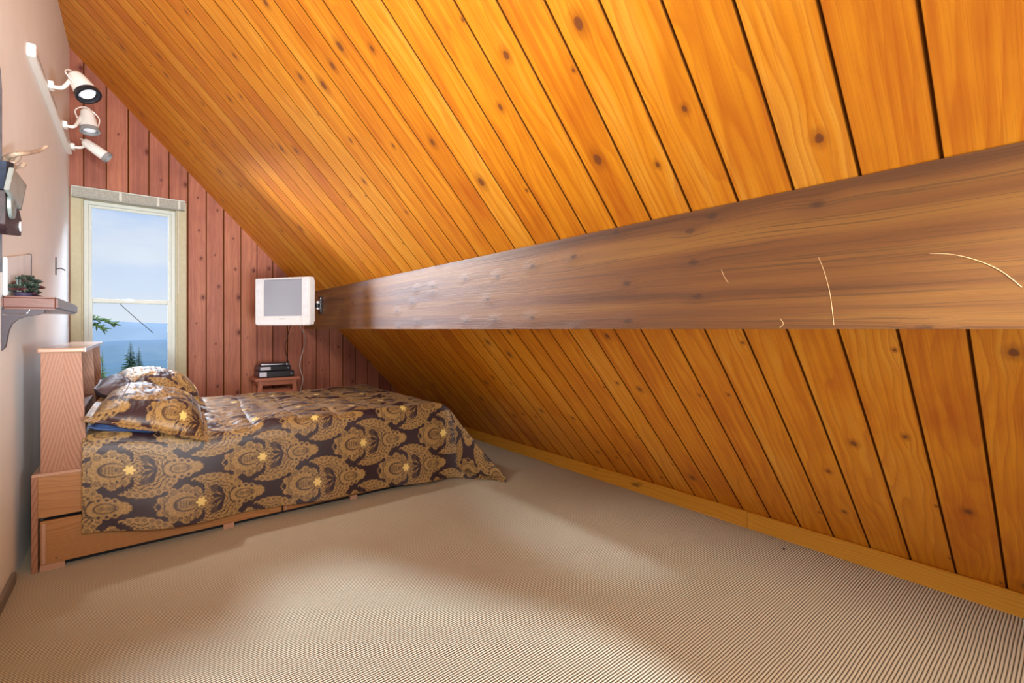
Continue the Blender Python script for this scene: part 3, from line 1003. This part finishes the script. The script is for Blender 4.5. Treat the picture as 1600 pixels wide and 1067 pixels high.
# comforter draped over the bed
A0, A1, B0, B1 = -.222, 1.86, YB + .035, YB2 - .02     # edges of the bed top the cloth turns over
fd, bd, ed = .60, .42, .56                               # front, back and foot drops along the cloth
na = int((A1 - A0 + ed) / .0042); nbk = int((B1 - B0) / .0062); nf = int(fd / .004)
aa = np.linspace(A0, A1 + ed, na)
bb = np.concatenate([np.linspace(B0 - fd, B0, nf), np.linspace(B0, B1, nbk)[1:], np.linspace(B1, B1 + bd, 70)[1:]])
A, B = np.meshgrid(aa, bb, indexing='ij')
q_f = np.clip((B0 - B) / fd, 0, None)
tfrac = np.clip((A - A0) / (A1 - A0), 0, 1)
drop_scale = .90 + .14 * tfrac
ea = np.clip(A - A1, 0, None); eb = np.clip(B0 - B, 0, None) * drop_scale; ec = np.clip(B - B1, 0, None)
rad = .085


def turn(e):
    """arc round the mattress edge then straight down: returns outward, down"""
    arc = rad * PI / 2
    th = np.clip(e / rad, 0, PI / 2)
    return rad * np.sin(th), rad * (1 - np.cos(th)) + np.clip(e - arc, 0, None)


oa, da = turn(ea); ob, db = turn(eb); oc, dc = turn(ec)
fl = np.minimum(ea, eb)
flc = np.minimum(ea, ec)
down = np.maximum.reduce([da, db, dc]) + .10 * np.clip(fl - .08, 0, None)
ztop = .592 + .010 * np.sin(tfrac * PI) + .05 * np.exp(-((A + .2) / .25) ** 2)
ztop = ztop - .030 * np.exp(-((A - .42) / .22) ** 2) * np.exp(-((B - B0 - .1) / .25) ** 2)
X = np.minimum(A, A1) - (rad * (ea > 0)) * 0 + oa * .55 + fl * .60 + flc * .4
Y = np.clip(B, B0, B1) - ob * .55 + oc * .55 - .90 * fl ** 1.6 + flc * .4
top = (1 - np.clip(np.maximum.reduce([ea, eb, ec]) / .12, 0, 1))
# puffy quilting channels, loose folds and fine wrinkles
chan = np.abs(((A - .1 + .05 * np.sin(B * 2.3)) / .26) % 1 - .5) * 2
puff = .012 * np.sqrt(np.clip(1 - np.clip((chan - .35) / .65, 0, 1) ** 3, 0, 1))
chb = np.abs(((B - .2) / .36) % 1 - .5) * 2
puff += .007 * (1 - np.clip((chb - .5) / .5, 0, 1) ** 3)
w1 = vnoise(A * 3.1 + B * 1.2, B * 2.6, 1) * .050 + vnoise(A * 9 + B * 6, B * 7 - A * 3, 2) * .022
w1 = w1 + .006 * vnoise(A * 22 + B * 14, B * 20 - A * 8, 12, 3) + .004 * np.abs(vnoise(A * 34 - B * 22, B * 26 + A * 9, 13, 2))
near = np.exp(-((A - .55) / .42) ** 2) * np.exp(-((B - B0 - .03) / .16) ** 2)
w2 = near * (.045 * np.abs(vnoise(A * 16 - B * 20, B * 7, 5, 2)) - .01)
Z = ztop - down + (puff + w1 + w2) * (top * .9 + .02)
# side drop: soft vertical waves growing to the hem
hang = np.clip(np.maximum.reduce([ea, eb, ec]) - .1, 0, None) / .4
wav = .016 * np.sin(A * 7.5 + .6) + .022 * vnoise(A * 4.0, B * 3, 8)
Y = Y - hang * (eb > ea) * (wav + .004) - (eb > 0) * hang * .018
wavf = .022 * np.sin(B * 8) + .02 * vnoise(B * 4, A * 3, 9)
X = X + hang * (ea >= eb) * (wavf + .012) * (ea > 0)
Z = np.maximum(Z, .006 + .004 * np.sin(A * 30))
Y = np.where(eb > .09, np.minimum(Y, YB - .009), Y)
P = np.stack([X, Y, Z], -1)
S0 = -.034; 
rgba = damask(A - S0, (B - B0) + .255)
cf = grid_obj('comforter', P, rgba, M['damask'])
sol = cf.modifiers.new('thick', 'SOLIDIFY'); sol.thickness = .008; sol.offset = -1
tag(cf, 'dark brown and gold damask comforter draped over the oak bed', 'comforter')


# pillows
def pillow(name, cx, cy, cz, lx, ly, th, rx, ry, rz, mat, seed, pat=True, flange=.03, slump=0., bow=0.):
    n, m_ = int(lx / .005), int(ly / .0055)
    a = np.linspace(-1, 1, n); b_ = np.linspace(-1, 1, m_)
    A_, B_ = np.meshgrid(a, b_, indexing='ij')
    fx, fy = 1 - flange / (lx / 2), 1 - flange / (ly / 2)
    ra = np.clip(np.abs(A_) / fx, 0, 1); rb = np.clip(np.abs(B_) / fy, 0, 1)
    body = np.sqrt(np.clip(1 - ra ** 2.6, 0, 1)) * np.sqrt(np.clip(1 - rb ** 2.6, 0, 1))
    wr = vnoise(A_ * 3 + seed, B_ * 4, seed, 4) * .06 + .020 * np.abs(vnoise(A_ * 5 + B_ * 9, B_ * 3 - A_ * 2, seed + 9, 2)) + .014 * np.abs(vnoise(A_ * 14, B_ * 5 + A_ * 6, seed + 3, 2))
    pinch = 1 - .10 * (B_ ** 2) * (1 - np.abs(A_)) - .0
    pinch2 = 1 - .08 * (A_ ** 2) * (1 - np.abs(B_))
    xs_ = A_ * lx / 2 * (1 - .05 * (1 - np.abs(B_)) * (np.abs(A_) > .6)); ys_ = B_ * ly / 2
    droop = -bow * (np.abs(B_) ** 3) - slump * (A_ > 0) * A_ ** 2
    flw = .003 * np.sin(A_ * 9 + seed) * (rb > .99) + .003 * np.sin(B_ * 11) * (ra > .99)
    top = body * (th * .62 * (1 + wr * 3)) + .003 + wr * .25 * body + droop + flw
    bot = -body * th * .38 - .003 + droop + flw
    R = Matrix.Rotation(rz, 3, 'Z') @ Matrix.Rotation(ry, 3, 'Y') @ Matrix.Rotation(rx, 3, 'X')
    R = np.array(R)
    Pt = np.stack([xs_, ys_, top], -1) @ R.T + np.array([cx, cy, cz])
    Pb = np.stack([xs_, ys_, bot], -1) @ R.T + np.array([cx, cy, cz])
    # one closed surface: top, and bottom mirrored beyond the seam
    Pall = np.concatenate([Pt, Pb[:, ::-1]], 1)
    Pall = np.concatenate([Pall, Pall[:, :1]], 1)
    rg = damask(A_ * lx / 2 * 1.25 + .27 + seed * .21, B_ * ly / 2 * 1.15 + .2 + seed * .13) if pat else None
    if pat:
        rg = np.concatenate([rg, rg[:, ::-1]], 1); rg = np.concatenate([rg, rg[:, :1]], 1)
    return grid_obj(name, Pall, rg, mat)


shade = damask_mat('damask_pillow_fabric')
o = pillow('pillow', .085, 3.535, .725, .56, .74, .185, math.radians(4), math.radians(17), math.radians(-2), M['damask'], 1, bow=.05, slump=.02)
tag(o, 'large damask pillow on the near side of the bed, white highlights on top', 'pillow')
o = pillow('pillow', .10, 4.30, .765, .56, .72, .235, math.radians(-3), math.radians(14), math.radians(3), M['damask'], 2, bow=.05, slump=.02)
tag(o, 'grey brown damask pillow on the window side of the bed', 'pillow')
dk = simple('dark_brown_pillowcase', (.05, .028, .032), .6, noise_amt=.3, nscale=60)
o = pillow('pillow', -.105, 3.86, .80, .22, .66, .15, 0, math.radians(32), 0, dk, 3, pat=False, flange=.01)
tag(o, 'dark brown pillow wedged between the headboard and the damask pillows', 'pillow')
o = pillow('pillow', -.03, 3.56, .655, .34, .62, .10, 0, math.radians(10), 0, blue, 4, pat=False, flange=.01)
tag(o, 'flat blue pillow tucked under the near damask pillow', 'pillow')

# ------------------------------------------------------------------ television on its arm
tl, tr_ = Vector((.823, 4.603, 0)), Vector((1.139, 4.092, 0))
ctr = (tl + tr_) / 2; wv = (tr_ - tl).length; dirx = (tr_ - tl).normalized()
ang = math.atan2(dirx.y, dirx.x)
tv = empty('television', (ctr.x, ctr.y, 1.44)); tv.rotation_euler = (math.radians(0), 0, ang)
hw, hh = wv / 2, .2


def tvpart(name, mat, lo, hi, bev=.002, parent=None, smooth=False, seg=2):
    bm = bmesh.new(); add_box(bm, lo, hi, bev, seg); return bobj(name, bm, mat, parent or tv, smooth)


sw, sh, sz0 = .212, .157, .028      # half screen width, half height, centre height
bm = bmesh.new()
for lo, hi in (((-hw, -.022, -hh), (-sw, .03, hh)), ((sw, -.022, -hh), (hw, .03, hh)), ((-sw, -.022, sz0 + sh), (sw, .03, hh)), ((-sw, -.022, -hh), (sw, .03, sz0 - sh))):
    add_box(bm, lo, hi, .004, 2)
bobj('bezel', bm, M['wplas'], tv, True)
scm, b, bs = new_mat('grey_screen')
m_ = scm.node_tree
m_.links.new(b.ramp(b.noise(b.n('ShaderNodeTexCoord').outputs['Object'], 2, 1), [(.3, (.24, .25, .30)), (.7, (.28, .29, .34))]), bs.inputs['Base Color'])
bs.inputs['Roughness'].default_value = .28
tvpart('screen', scm, (-sw - .002, -.012, sz0 - sh - .002), (sw + .002, .01, sz0 + sh + .002), 0)
tvpart('back_shell', M['wplas'], (-hw + .012, .028, -hh + .012), (hw - .012, .06, hh - .012), .012)
for s in (-1, 1):
    sp = tvpart('speaker_panel', simple('pale_speaker_grille', (.60, .60, .64), .5), (s * (hw + sw) / 2 - .024, -.0245, -.13), (s * (hw + sw) / 2 + .024, -.021, .17), .001)
tvpart('lower_lip', M['wplas'], (-hw + .02, -.030, -hh - .008), (hw - .02, .02, -hh + .022), .006)
tvpart('button_row', simple('grey_buttons', (.3, .3, .33), .4), (-.03, -.024, -.155), (.03, -.021, -.150), .001)
tag(tv, 'small silver white flat television mounted off the end of the beam', 'television')

arm = empty('television_bracket', (BX, 4.93, 1.44))
bk = Vector((ctr.x, ctr.y, 1.44)) + Vector((-dirx.y, dirx.x, 0)) * .06
if (bk - Vector((BX, 4.9, 1.44))).length > (ctr - Vector((BX, 4.9, 0))).length + 2: bk = ctr
bm = bmesh.new(); add_box(bm, (BX - .012, 4.88, 1.355), (BX - .0005, 4.98, 1.53), .002); bobj('wall_plate', bm, M['black'], arm)
elb = Vector((1.30, 4.78, 1.44))
for p, q, z in ((Vector((BX - .02, 4.93, 1.44)), elb, 1.44), (elb, bk + Vector((.012, .008, 0)), 1.44)):
    d = (q - p); L_ = d.length; mid = (p + q) / 2
    bm = bmesh.new(); add_box(bm, (-L_ / 2, -.012, -.022), (L_ / 2, .012, .022), .004)
    bmesh.ops.transform(bm, matrix=Matrix.Translation(mid) @ Matrix.Rotation(math.atan2(d.y, d.x), 4, 'Z'), verts=bm.verts)
    bobj('arm', bm, M['black'], arm)
for px_, py_ in ((elb.x, elb.y), (BX - .03, 4.93)):
    bm = bmesh.new(); add_lathe(bm, [(0, .017), (.08, .017)], (px_, py_, 1.40), (0, 0, 1), 16)
    bobj('pivot', bm, M['chrome'], arm, True)
bm = bmesh.new(); add_tube(bm, [(BX - .016, 4.90, 1.37), (BX - .016, 4.90, 1.51)], .004, 8)
add_box(bm, (BX - .02, 4.893, 1.505), (BX - .008, 4.907, 1.52)); bobj('hinge_pin', bm, M['chrome'], arm)
rebase(arm)
tag(arm, 'black folding television bracket screwed to the end of the beam', 'bracket')

# ------------------------------------------------------------------ stool with the electronics
st = empty('stool', (1.115, 5.33, 0))
sx0, sx1, sy0, sy1, sz_ = .905, 1.325, 5.16, 5.50, .705
bm = bmesh.new(); add_box(bm, (sx0, sy0, sz_ - .03), (sx1, sy1, sz_), .008, 2); bobj('seat', bm, M['stool'], st)
bm = bmesh.new(); add_box(bm, (sx0 + .04, sy0 + .04, sz_ - .075), (sx1 - .04, sy1 - .04, sz_ - .03)); bobj('apron', bm, M['stool'], st)
cxm, cym = (sx0 + sx1) / 2, (sy0 + sy1) / 2
tops = {}
for i, (sxx, syy) in enumerate(((-1, -1), (1, -1), (1, 1), (-1, 1))):
    tp_ = Vector((cxm + sxx * .155, cym + syy * .115, sz_ - .03)); bt = Vector((cxm + sxx * .205, cym + syy * .155, 0))
    bm = bmesh.new()
    wd = .019
    vs = []
    for c in (bt, tp_):
        vs.append([bm.verts.new(c + Vector((x * wd, y * wd, 0))) for x, y in ((-1, -1), (1, -1), (1, 1), (-1, 1))])
    for k in range(4): bm.faces.new((vs[0][k], vs[0][(k + 1) % 4], vs[1][(k + 1) % 4], vs[1][k]))
    bm.faces.new(vs[0][::-1]); bm.faces.new(vs[1])
    bobj('leg', bm, M['stool'], st)
    tops[i] = (bt, tp_)
for i, zz in ((0, .55), (1, .28), (2, .55), (3, .28)):
    j = (i + 1) % 4; f = zz / (sz_ - .03)
    p = tops[i][0].lerp(tops[i][1], f); q = tops[j][0].lerp(tops[j][1], f)
    d = q - p; L_ = d.length - .03
    bm = bmesh.new(); add_box(bm, (-L_ / 2, -.010, -.02), (L_ / 2, .010, .02), .002)
    bmesh.ops.transform(bm, matrix=Matrix.Translation((p + q) / 2) @ Matrix.Rotation(math.atan2(d.y, d.x), 4, 'Z'), verts=bm.verts)
    bobj('stretcher', bm, M['stool'], st)
rebase(st)
tag(st, 'small red brown wooden stool standing at the end wall behind the bed', 'stool')


def device(name, lo, hi, rz, mat, label, cat, silver=.0, slot=True):
    c = ((lo[0] + hi[0]) / 2, (lo[1] + hi[1]) / 2, lo[2])
    r = empty(name, c); r.rotation_euler = (0, 0, rz)
    x, y, z = (hi[0] - lo[0]) / 2, (hi[1] - lo[1]) / 2, hi[2] - lo[2]
    bm = bmesh.new(); add_box(bm, (-x, -y + .006, .004), (x, y, z), .004); bobj('case', bm, mat, r)
    bm = bmesh.new(); add_box(bm, (-x + .002, -y, .005), (x - .002, -y + .0065, z - .002), .002); bobj('front_panel', bm, M['black'], r)
    if silver: bm = bmesh.new(); add_box(bm, (-x + .004, -y - .002, .010), (-x + silver, -y + .002, z - .008), .002); bobj('display', bm, simple('silver_panel', (.55, .55, .62), .3, metal=.4), r)
    for s in (-1, 1):
        bm = bmesh.new(); add_lathe(bm, [(0, .012), (.005, .012)], (s * (x - .03), 0, 0), (0, 0, 1), 14); bobj('foot', bm, M['black'], r)
    bm = bmesh.new(); add_lathe(bm, [(0, .009), (.006, .008)], (x - .03, -y, z / 2), (0, -1, 0), 14); bobj('knob', bm, simple('dim_silver', (.3, .3, .34), .3, metal=.6), r)
    tag(r, label, cat)


device('video_player', (.945, 5.20, sz_ + .001), (1.275, 5.44, sz_ + .066), 0, M['navy'], 'dark blue black player box lying directly on the red stool', 'electronics', .07)
device('video_player', (.95, 5.21, sz_ + .067), (1.245, 5.43, sz_ + .118), .03, M['navy'], 'black player with silver panel, middle of the stack on the stool', 'electronics', .10)
device('set_top_box', (.97, 5.22, sz_ + .119), (1.24, 5.40, sz_ + .146), -.06, M['black'], 'thin black box with pale edge on top of the stack on the stool', 'electronics', .20)

bm = bmesh.new()
tvb = Vector((ctr.x, ctr.y, 1.26))
add_tube(bm, smooth_path([(1.09, 4.36, 1.30), (1.33, 5.0, 1.10), (1.42, 5.42, .98), (1.39, 5.45, .8), (1.425, 5.46, .64), (1.395, 5.46, .45), (1.40, 5.45, .02)], 8), .0038, 8)
o = bobj('cable', bm, simple('pale_grey_cable', (.55, .53, .52), .5)); tag(o, 'pale grey cable hanging from the television down behind the bed', 'cable')
bm = bmesh.new()
add_tube(bm, smooth_path([(1.05, 4.36, 1.30), (1.15, 4.95, 1.12), (1.24, 5.44, 1.0), (1.27, 5.46, .88), (1.285, 5.46, .79), (1.255, 5.455, .745)], 8), .0032, 8)
o = bobj('cable', bm, M['black']); tag(o, 'dark cable from the television to the boxes on the stool', 'cable')

# ------------------------------------------------------------------ track light on the left wall
tk = empty('track_light', (WX, 4.4, 2.70))
bm = bmesh.new(); add_box(bm, (WX, 3.56, 2.665), (WX + .035, 5.36, 2.735), .004, 2); bobj('track', bm, M['wmetal'], tk)
bm = bmesh.new(); add_box(bm, (WX + .035, 3.60, 2.694), (WX + .0365, 4.4, 2.700)); bobj('slot', bm, simple('slot_shadow', (.25, .22, .2), .6), tk)
lens_m, b, bs = new_mat('lamp_lens')
bs.inputs['Base Color'].default_value = (.72, .74, .8, 1); bs.inputs['Roughness'].default_value = .15
bs.inputs['Emission Color'].default_value = (.9, .93, 1, 1); bs.inputs['Emission Strength'].default_value = .25


def head(my, back, lens, r0, r1, black_rim, mz=2.70):
    back = Vector(back); lens = Vector(lens); ax = (lens - back); L_ = ax.length; axn = ax.normalized()
    h = empty('spot_head', (WX + .035, my, mz)); h.parent = tk
    bm = bmesh.new()
    add_box(bm, (WX + .034, my - .03, mz - .02), (WX + .06, my + .03, mz + .025), .004)
    mid = back + ax * .25
    add_tube(bm, smooth_path([(WX + .05, my, mz), (WX + .10, my, mz + .01), mid + Vector((-.03, 0, .0)), mid], 5), .011, 10)
    bobj('arm', bm, M['wmetal'], h)
    bm = bmesh.new()
    add_lathe(bm, [(-.012, r0 * .3), (0, r0 * .8), (.02, r0), (L_ * .5, (r0 + r1) / 2 * 1.02), (L_ - .012, r1), (L_, r1), (L_, r1 * .88), (L_ - .03, r1 * .80)], back, axn, 32)
    bobj('lamp_housing', bm, M['wmetal'], h, True)
    bm = bmesh.new(); add_lathe(bm, [(L_ - .022, r1 * 1.03), (L_ + .004, r1 * 1.05), (L_ + .006, r1 * .84), (L_ - .022, r1 * .80)], back, axn, 32)
    bobj('rim', bm, M['black'] if black_rim else simple('grey_rim', (.25, .25, .25), .4), h, True)
    bm = bmesh.new(); add_lathe(bm, [(L_ - .026, r1 * .8), (L_ - .010, r1 * .62), (L_ - .004, r1 * .2)], back, axn, 28)
    bobj('bulb', bm, lens_m, h, True)
    # wire yoke
    s1 = axn.cross(Vector((0, 0, 1))).normalized()
    bm = bmesh.new(); add_tube(bm, smooth_path([mid + s1 * (r0 + .02) + ax * .35, mid + s1 * (r0 + .03) - ax * .1, back - axn * .03, mid - s1 * (r0 + .03) - ax * .1, mid - s1 * (r0 + .02) + ax * .35], 6), .004, 8)
    bobj('yoke', bm, M['wmetal'], h, True)
    for ch in [o for o in bpy.data.objects if o.parent == h]: ch.matrix_parent_inverse = Matrix.Translation((WX + .035, my, mz)).inverted()
    h.matrix_parent_inverse = Matrix.Translation(tk.location).inverted()
    return h


head(4.02, (-.315, 4.09, 2.835), (-.245, 4.03, 2.70), .045, .066, True)
head(4.73, (-.305, 4.84, 2.88), (-.285, 4.80, 2.715), .042, .058, False)
head(5.25, (-.345, 5.22, 2.755), (-.195, 5.20, 2.645), .036, .044, False)
for ch in [o for o in bpy.data.objects if o.parent == tk and o.type == 'MESH']: ch.matrix_parent_inverse = Matrix.Translation(tk.location).inverted()
tag(tk, 'white track light with three adjustable spot heads high on the cream wall', 'light')
spot('lamp_beam_near', (-.235, 4.02, 2.67), (.65, 3.9, .6), 130, (1, .97, .93), 75, .9, .05)
spot('beam_patch_fill', (-.17, 5.195, 2.625), (BX, 2.6, 1.40), 520, (1, .97, .94), 34, 1.0, .06)  # added spot imitating the window's pale reflection on the beam

# ------------------------------------------------------------------ things on the left wall
# shelf with scrolled brackets
sh_ = empty('wall_shelf', (WX, 3.4, 1.285))
bm = bmesh.new(); add_box(bm, (WX, 2.95, 1.288), (-.284, 3.86, 1.346), .010, 3); bobj('board', bm, M['shelf'], sh_)
for yy in (2.965,):
    poly = [(WX, 1.288), (-.325, 1.288), (-.332, 1.270), (-.355, 1.262), (-.385, 1.258), (-.412, 1.245), (-.432, 1.222), (-.442, 1.19), (-.446, 1.15), (-.450, 1.12), (WX, 1.105)]
    bm = bmesh.new(); add_prism(bm, poly, 'y', yy, yy + .03, .001); br = bobj('bracket', bm, M['bracket'], sh_)
    bm = bmesh.new(); add_tube(bm, smooth_path([(-.375, yy - .001, 1.287), (-.382, yy - .001, 1.272), (-.398, yy - .001, 1.266), (-.43, yy - .001, 1.262), (WX + .003, yy - .001, 1.262)], 5), .0018, 6)
    bobj('inlay', bm, M['chrome'], br)
for ch in [o for o in bpy.data.objects if o.parent == sh_]: ch.matrix_parent_inverse = Matrix.Translation(sh_.location).inverted()
tag(sh_, 'dark cherry wood shelf with a scrolled bracket on the cream wall', 'shelf')

# potted succulents on the shelf
leafg = simple('dark_succulent', (.022, .038, .026), .5, noise_amt=.5, nscale=40)
leafr = simple('reddish_succulent', (.08, .018, .022), .5, noise_amt=.5, nscale=40)
potm = simple('dark_glazed_trough', (.04, .03, .06), .3)
rnd = random.Random(12)


def rosette(root, c, r, mat):
    bm = bmesh.new()
    for layer in range(4):
        n = 9 - layer * 2
        for k in range(n):
            a = 2 * PI * k / n + layer * .4; el = .15 + layer * .38
            d = Vector((math.cos(a) * math.cos(el), math.sin(a) * math.cos(el), math.sin(el)))
            ll = r * (1 - layer * .14)
            add_tube(bm, [Vector(c), Vector(c) + d * ll * .6, Vector(c) + d * ll], [r * .10, r * .24, r * .04], 6)
    return bobj('rosette', bm, mat, root, True)


for n_, (yy, xx, hts, lb) in enumerate(((3.00, -.400, .07, 'dark red tinged succulent in a low trough, nearest on the shelf'), (3.10, -.395, .085, 'dark green succulent in a low trough, middle of the shelf plants'), (3.20, -.395, .07, 'dark green succulent with pointed tips, last of the shelf plants'))):
    pt = empty('potted_succulent', (xx, yy, 1.346))
    bm = bmesh.new(); add_lathe(bm, [(0, .026), (.016, .032), (.018, .028), (.014, .024)], (0, 0, 0), (0, 0, 1), 20); bobj('pot', bm, potm, pt, True)
    for k in range(8):
        rosette(pt, (rnd.uniform(-.022, .022), rnd.uniform(-.024, .024), .018 + rnd.uniform(0, hts)), rnd.uniform(.022, .032), leafr if (k + n_) % 3 == 0 else leafg)
    bm = bmesh.new()
    for k in range(3):
        a = rnd.uniform(-.02, .02); add_tube(bm, [(a, a * .5, .012), (a * 1.2, a, .02 + hts)], [.006, .004], 6)
    bobj('stem', bm, leafg, pt)
    tag(pt, lb, 'plant')

# pale frame leaning at the back of the shelf
pf = empty('picture_frame', (WX + .02, 3.3, 1.346))
bm = bmesh.new(); add_prism(bm, [(2.98, 1.347), (3.56, 1.347), (3.56, 1.60), (2.98, 1.515)], 'x', WX + .003, WX + .016, .002); bobj('panel', bm, simple('mottled_grey_panel', (.80, .80, .79), .4, noise_amt=.1, nscale=9), pf)
bm = bmesh.new(); add_box(bm, (WX + .002, 3.56, 1.347), (WX + .019, 3.568, 1.602), .001); bobj('dark_edge', bm, M['black'], pf)
rebase(pf)
tag(pf, 'mottled pale grey panel with a dark edge leaning above the shelf', 'picture')

# iron wall hook
hk = empty('wall_hook', (WX, 4.68, 1.65))
bm = bmesh.new(); add_box(bm, (WX, 4.672, 1.59), (WX + .006, 4.690, 1.72), .002); bobj('plate', bm, M['black'], hk)
bm = bmesh.new(); add_tube(bm, smooth_path([(WX + .005, 4.68, 1.635), (WX + .03, 4.68, 1.640), (WX + .045, 4.68, 1.632), (WX + .05, 4.68, 1.625)], 4), .004, 8); bobj('hook', bm, M['black'], hk)
rebase(hk); tag(hk, 'small black iron hook with a long plate on the cream wall', 'hook')

# antler coat rack and the things hanging on it
horn = simple('tan_antler', (.34, .24, .17), .5, noise_amt=.25, nscale=30)
rk = empty('antler_rack', (WX, 2.8, 1.95))
bm = bmesh.new()
add_prism(bm, [(2.45, 1.42), (2.72, 1.42), (2.72, 2.15), (2.70, 2.22), (2.64, 2.26), (2.45, 2.27)], 'x', WX, WX + .042, .006)
bobj('back_board', bm, simple('blue_grey_weathered_board', (.20, .24, .31), .7, noise_amt=.3, nscale=18), rk)
a_ = math.atan(585 / 725)


def wp(px, py, X):
    c, s = math.cos(a_), math.sin(a_)
    r = (px - 800) / 725; d = (c * r + s, -s * r + c, -(py - 514) / 725); t = X / d[0]
    return Vector((X, t * d[1], 1.2 + t * d[2]))


for pts, r_ in (([wp(7, 252, -.422), wp(12, 246, -.41), wp(25, 241, -.38), wp(45, 239, -.35), wp(62, 235, -.33), wp(74, 228, -.31)], [.012, .011, .009, .008, .007, .004]),
                ([wp(9, 252, -.422), wp(20, 254, -.40), wp(26, 250, -.39), wp(30, 243, -.38)], [.011, .008, .009, .007]),
                ([wp(10, 262, -.422), wp(25, 261, -.40), wp(33, 260, -.385), wp(39, 254, -.375)], [.010, .006, .009, .006])):
    bm = bmesh.new(); pth = smooth_path(pts, 6)
    rr_ = [r_[min(len(r_) - 1, int(i / 6))] for i in range(len(pth))]
    add_tube(bm, pth, rr_, 10); bobj('tine', bm, horn, rk, True)
rebase(rk); tag(rk, 'tan antler hooks on a blue grey board at the left wall', 'coat rack')

hb_ = empty('hanging_camera_bag', wp(22, 262, -.39))
navy2 = simple('dark_navy_cloth', (.010, .018, .04), .7, noise_amt=.3)
dkr = simple('dark_mottled_leather', (.025, .010, .012), .5, noise_amt=.6, nscale=50)


def slab(name, pts, X, th, mat, parent):
    P_ = [wp(x, y, X) for x, y in pts]
    bm = bmesh.new(); va = [bm.verts.new(p) for p in P_]; vb = [bm.verts.new(p - Vector((th, 0, 0))) for p in P_]
    n = len(P_); bm.faces.new(va); bm.faces.new(vb[::-1])
    for i in range(n): bm.faces.new((va[i], vb[i], vb[(i + 1) % n], va[(i + 1) % n]))
    bmesh.ops.bevel(bm, geom=list(bm.edges), offset=.002, segments=2, affect='EDGES')
    return bobj(name, bm, mat, parent)


slab('strap', [(10, 252), (22, 255), (17, 300), (9, 300)], -.396, .02, navy2, hb_)
slab('body', [(8, 298), (16, 297), (27, 315), (34, 345), (33, 369), (12, 366), (8, 350)], -.385, .045, dkr, hb_)
bm = bmesh.new(); c_ = wp(15.5, 321, -.383); add_lathe(bm, [(0, .052), (.010, .050), (.014, .030), (.016, .004)], c_, (1, 0, 0), 28); bobj('round_pocket', bm, simple('grey_green_disc', (.17, .20, .19), .35, noise_amt=.4), hb_, True)
bm = bmesh.new(); c_ = wp(31, 354, -.383); add_lathe(bm, [(0, .022), (.006, .021), (.008, .004)], c_, (1, 0, 0), 20); bobj('buckle', bm, simple('pale_buckle', (.6, .56, .55), .3), hb_, True)
rebase(hb_); tag(hb_, 'dark leather bag with a round pocket hanging from the antler hooks', 'bag')
fl_ = empty('hanging_case', wp(28, 270, -.37))
slab('cover', [(22, 262), (41, 290), (33, 327), (14, 297)], -.366, .014, simple('pale_grey_green_cover', (.28, .30, .28), .35, noise_amt=.15, nscale=20), fl_)
slab('edge_binding', [(21, 261), (42, 289.5), (33.5, 329), (13, 298)], -.379, .006, simple('dark_binding', (.08, .08, .09), .5), fl_)
rebase(fl_); tag(fl_, 'pale grey green square case hanging askew in front of the dark bag', 'case')

# small dark burr on the carpet near the skirting
bm = bmesh.new(); bmesh.ops.create_icosphere(bm, subdivisions=2, radius=.007)
bmesh.ops.scale(bm, vec=(1.3, .8, .6), verts=bm.verts); bmesh.ops.translate(bm, vec=(2.735, 1.035, .005), verts=bm.verts)
o = bobj('lint_tuft', bm, M['black'], smooth=True); tag(o, 'tiny dark tuft lying on the carpet near the pine skirting', 'lint')
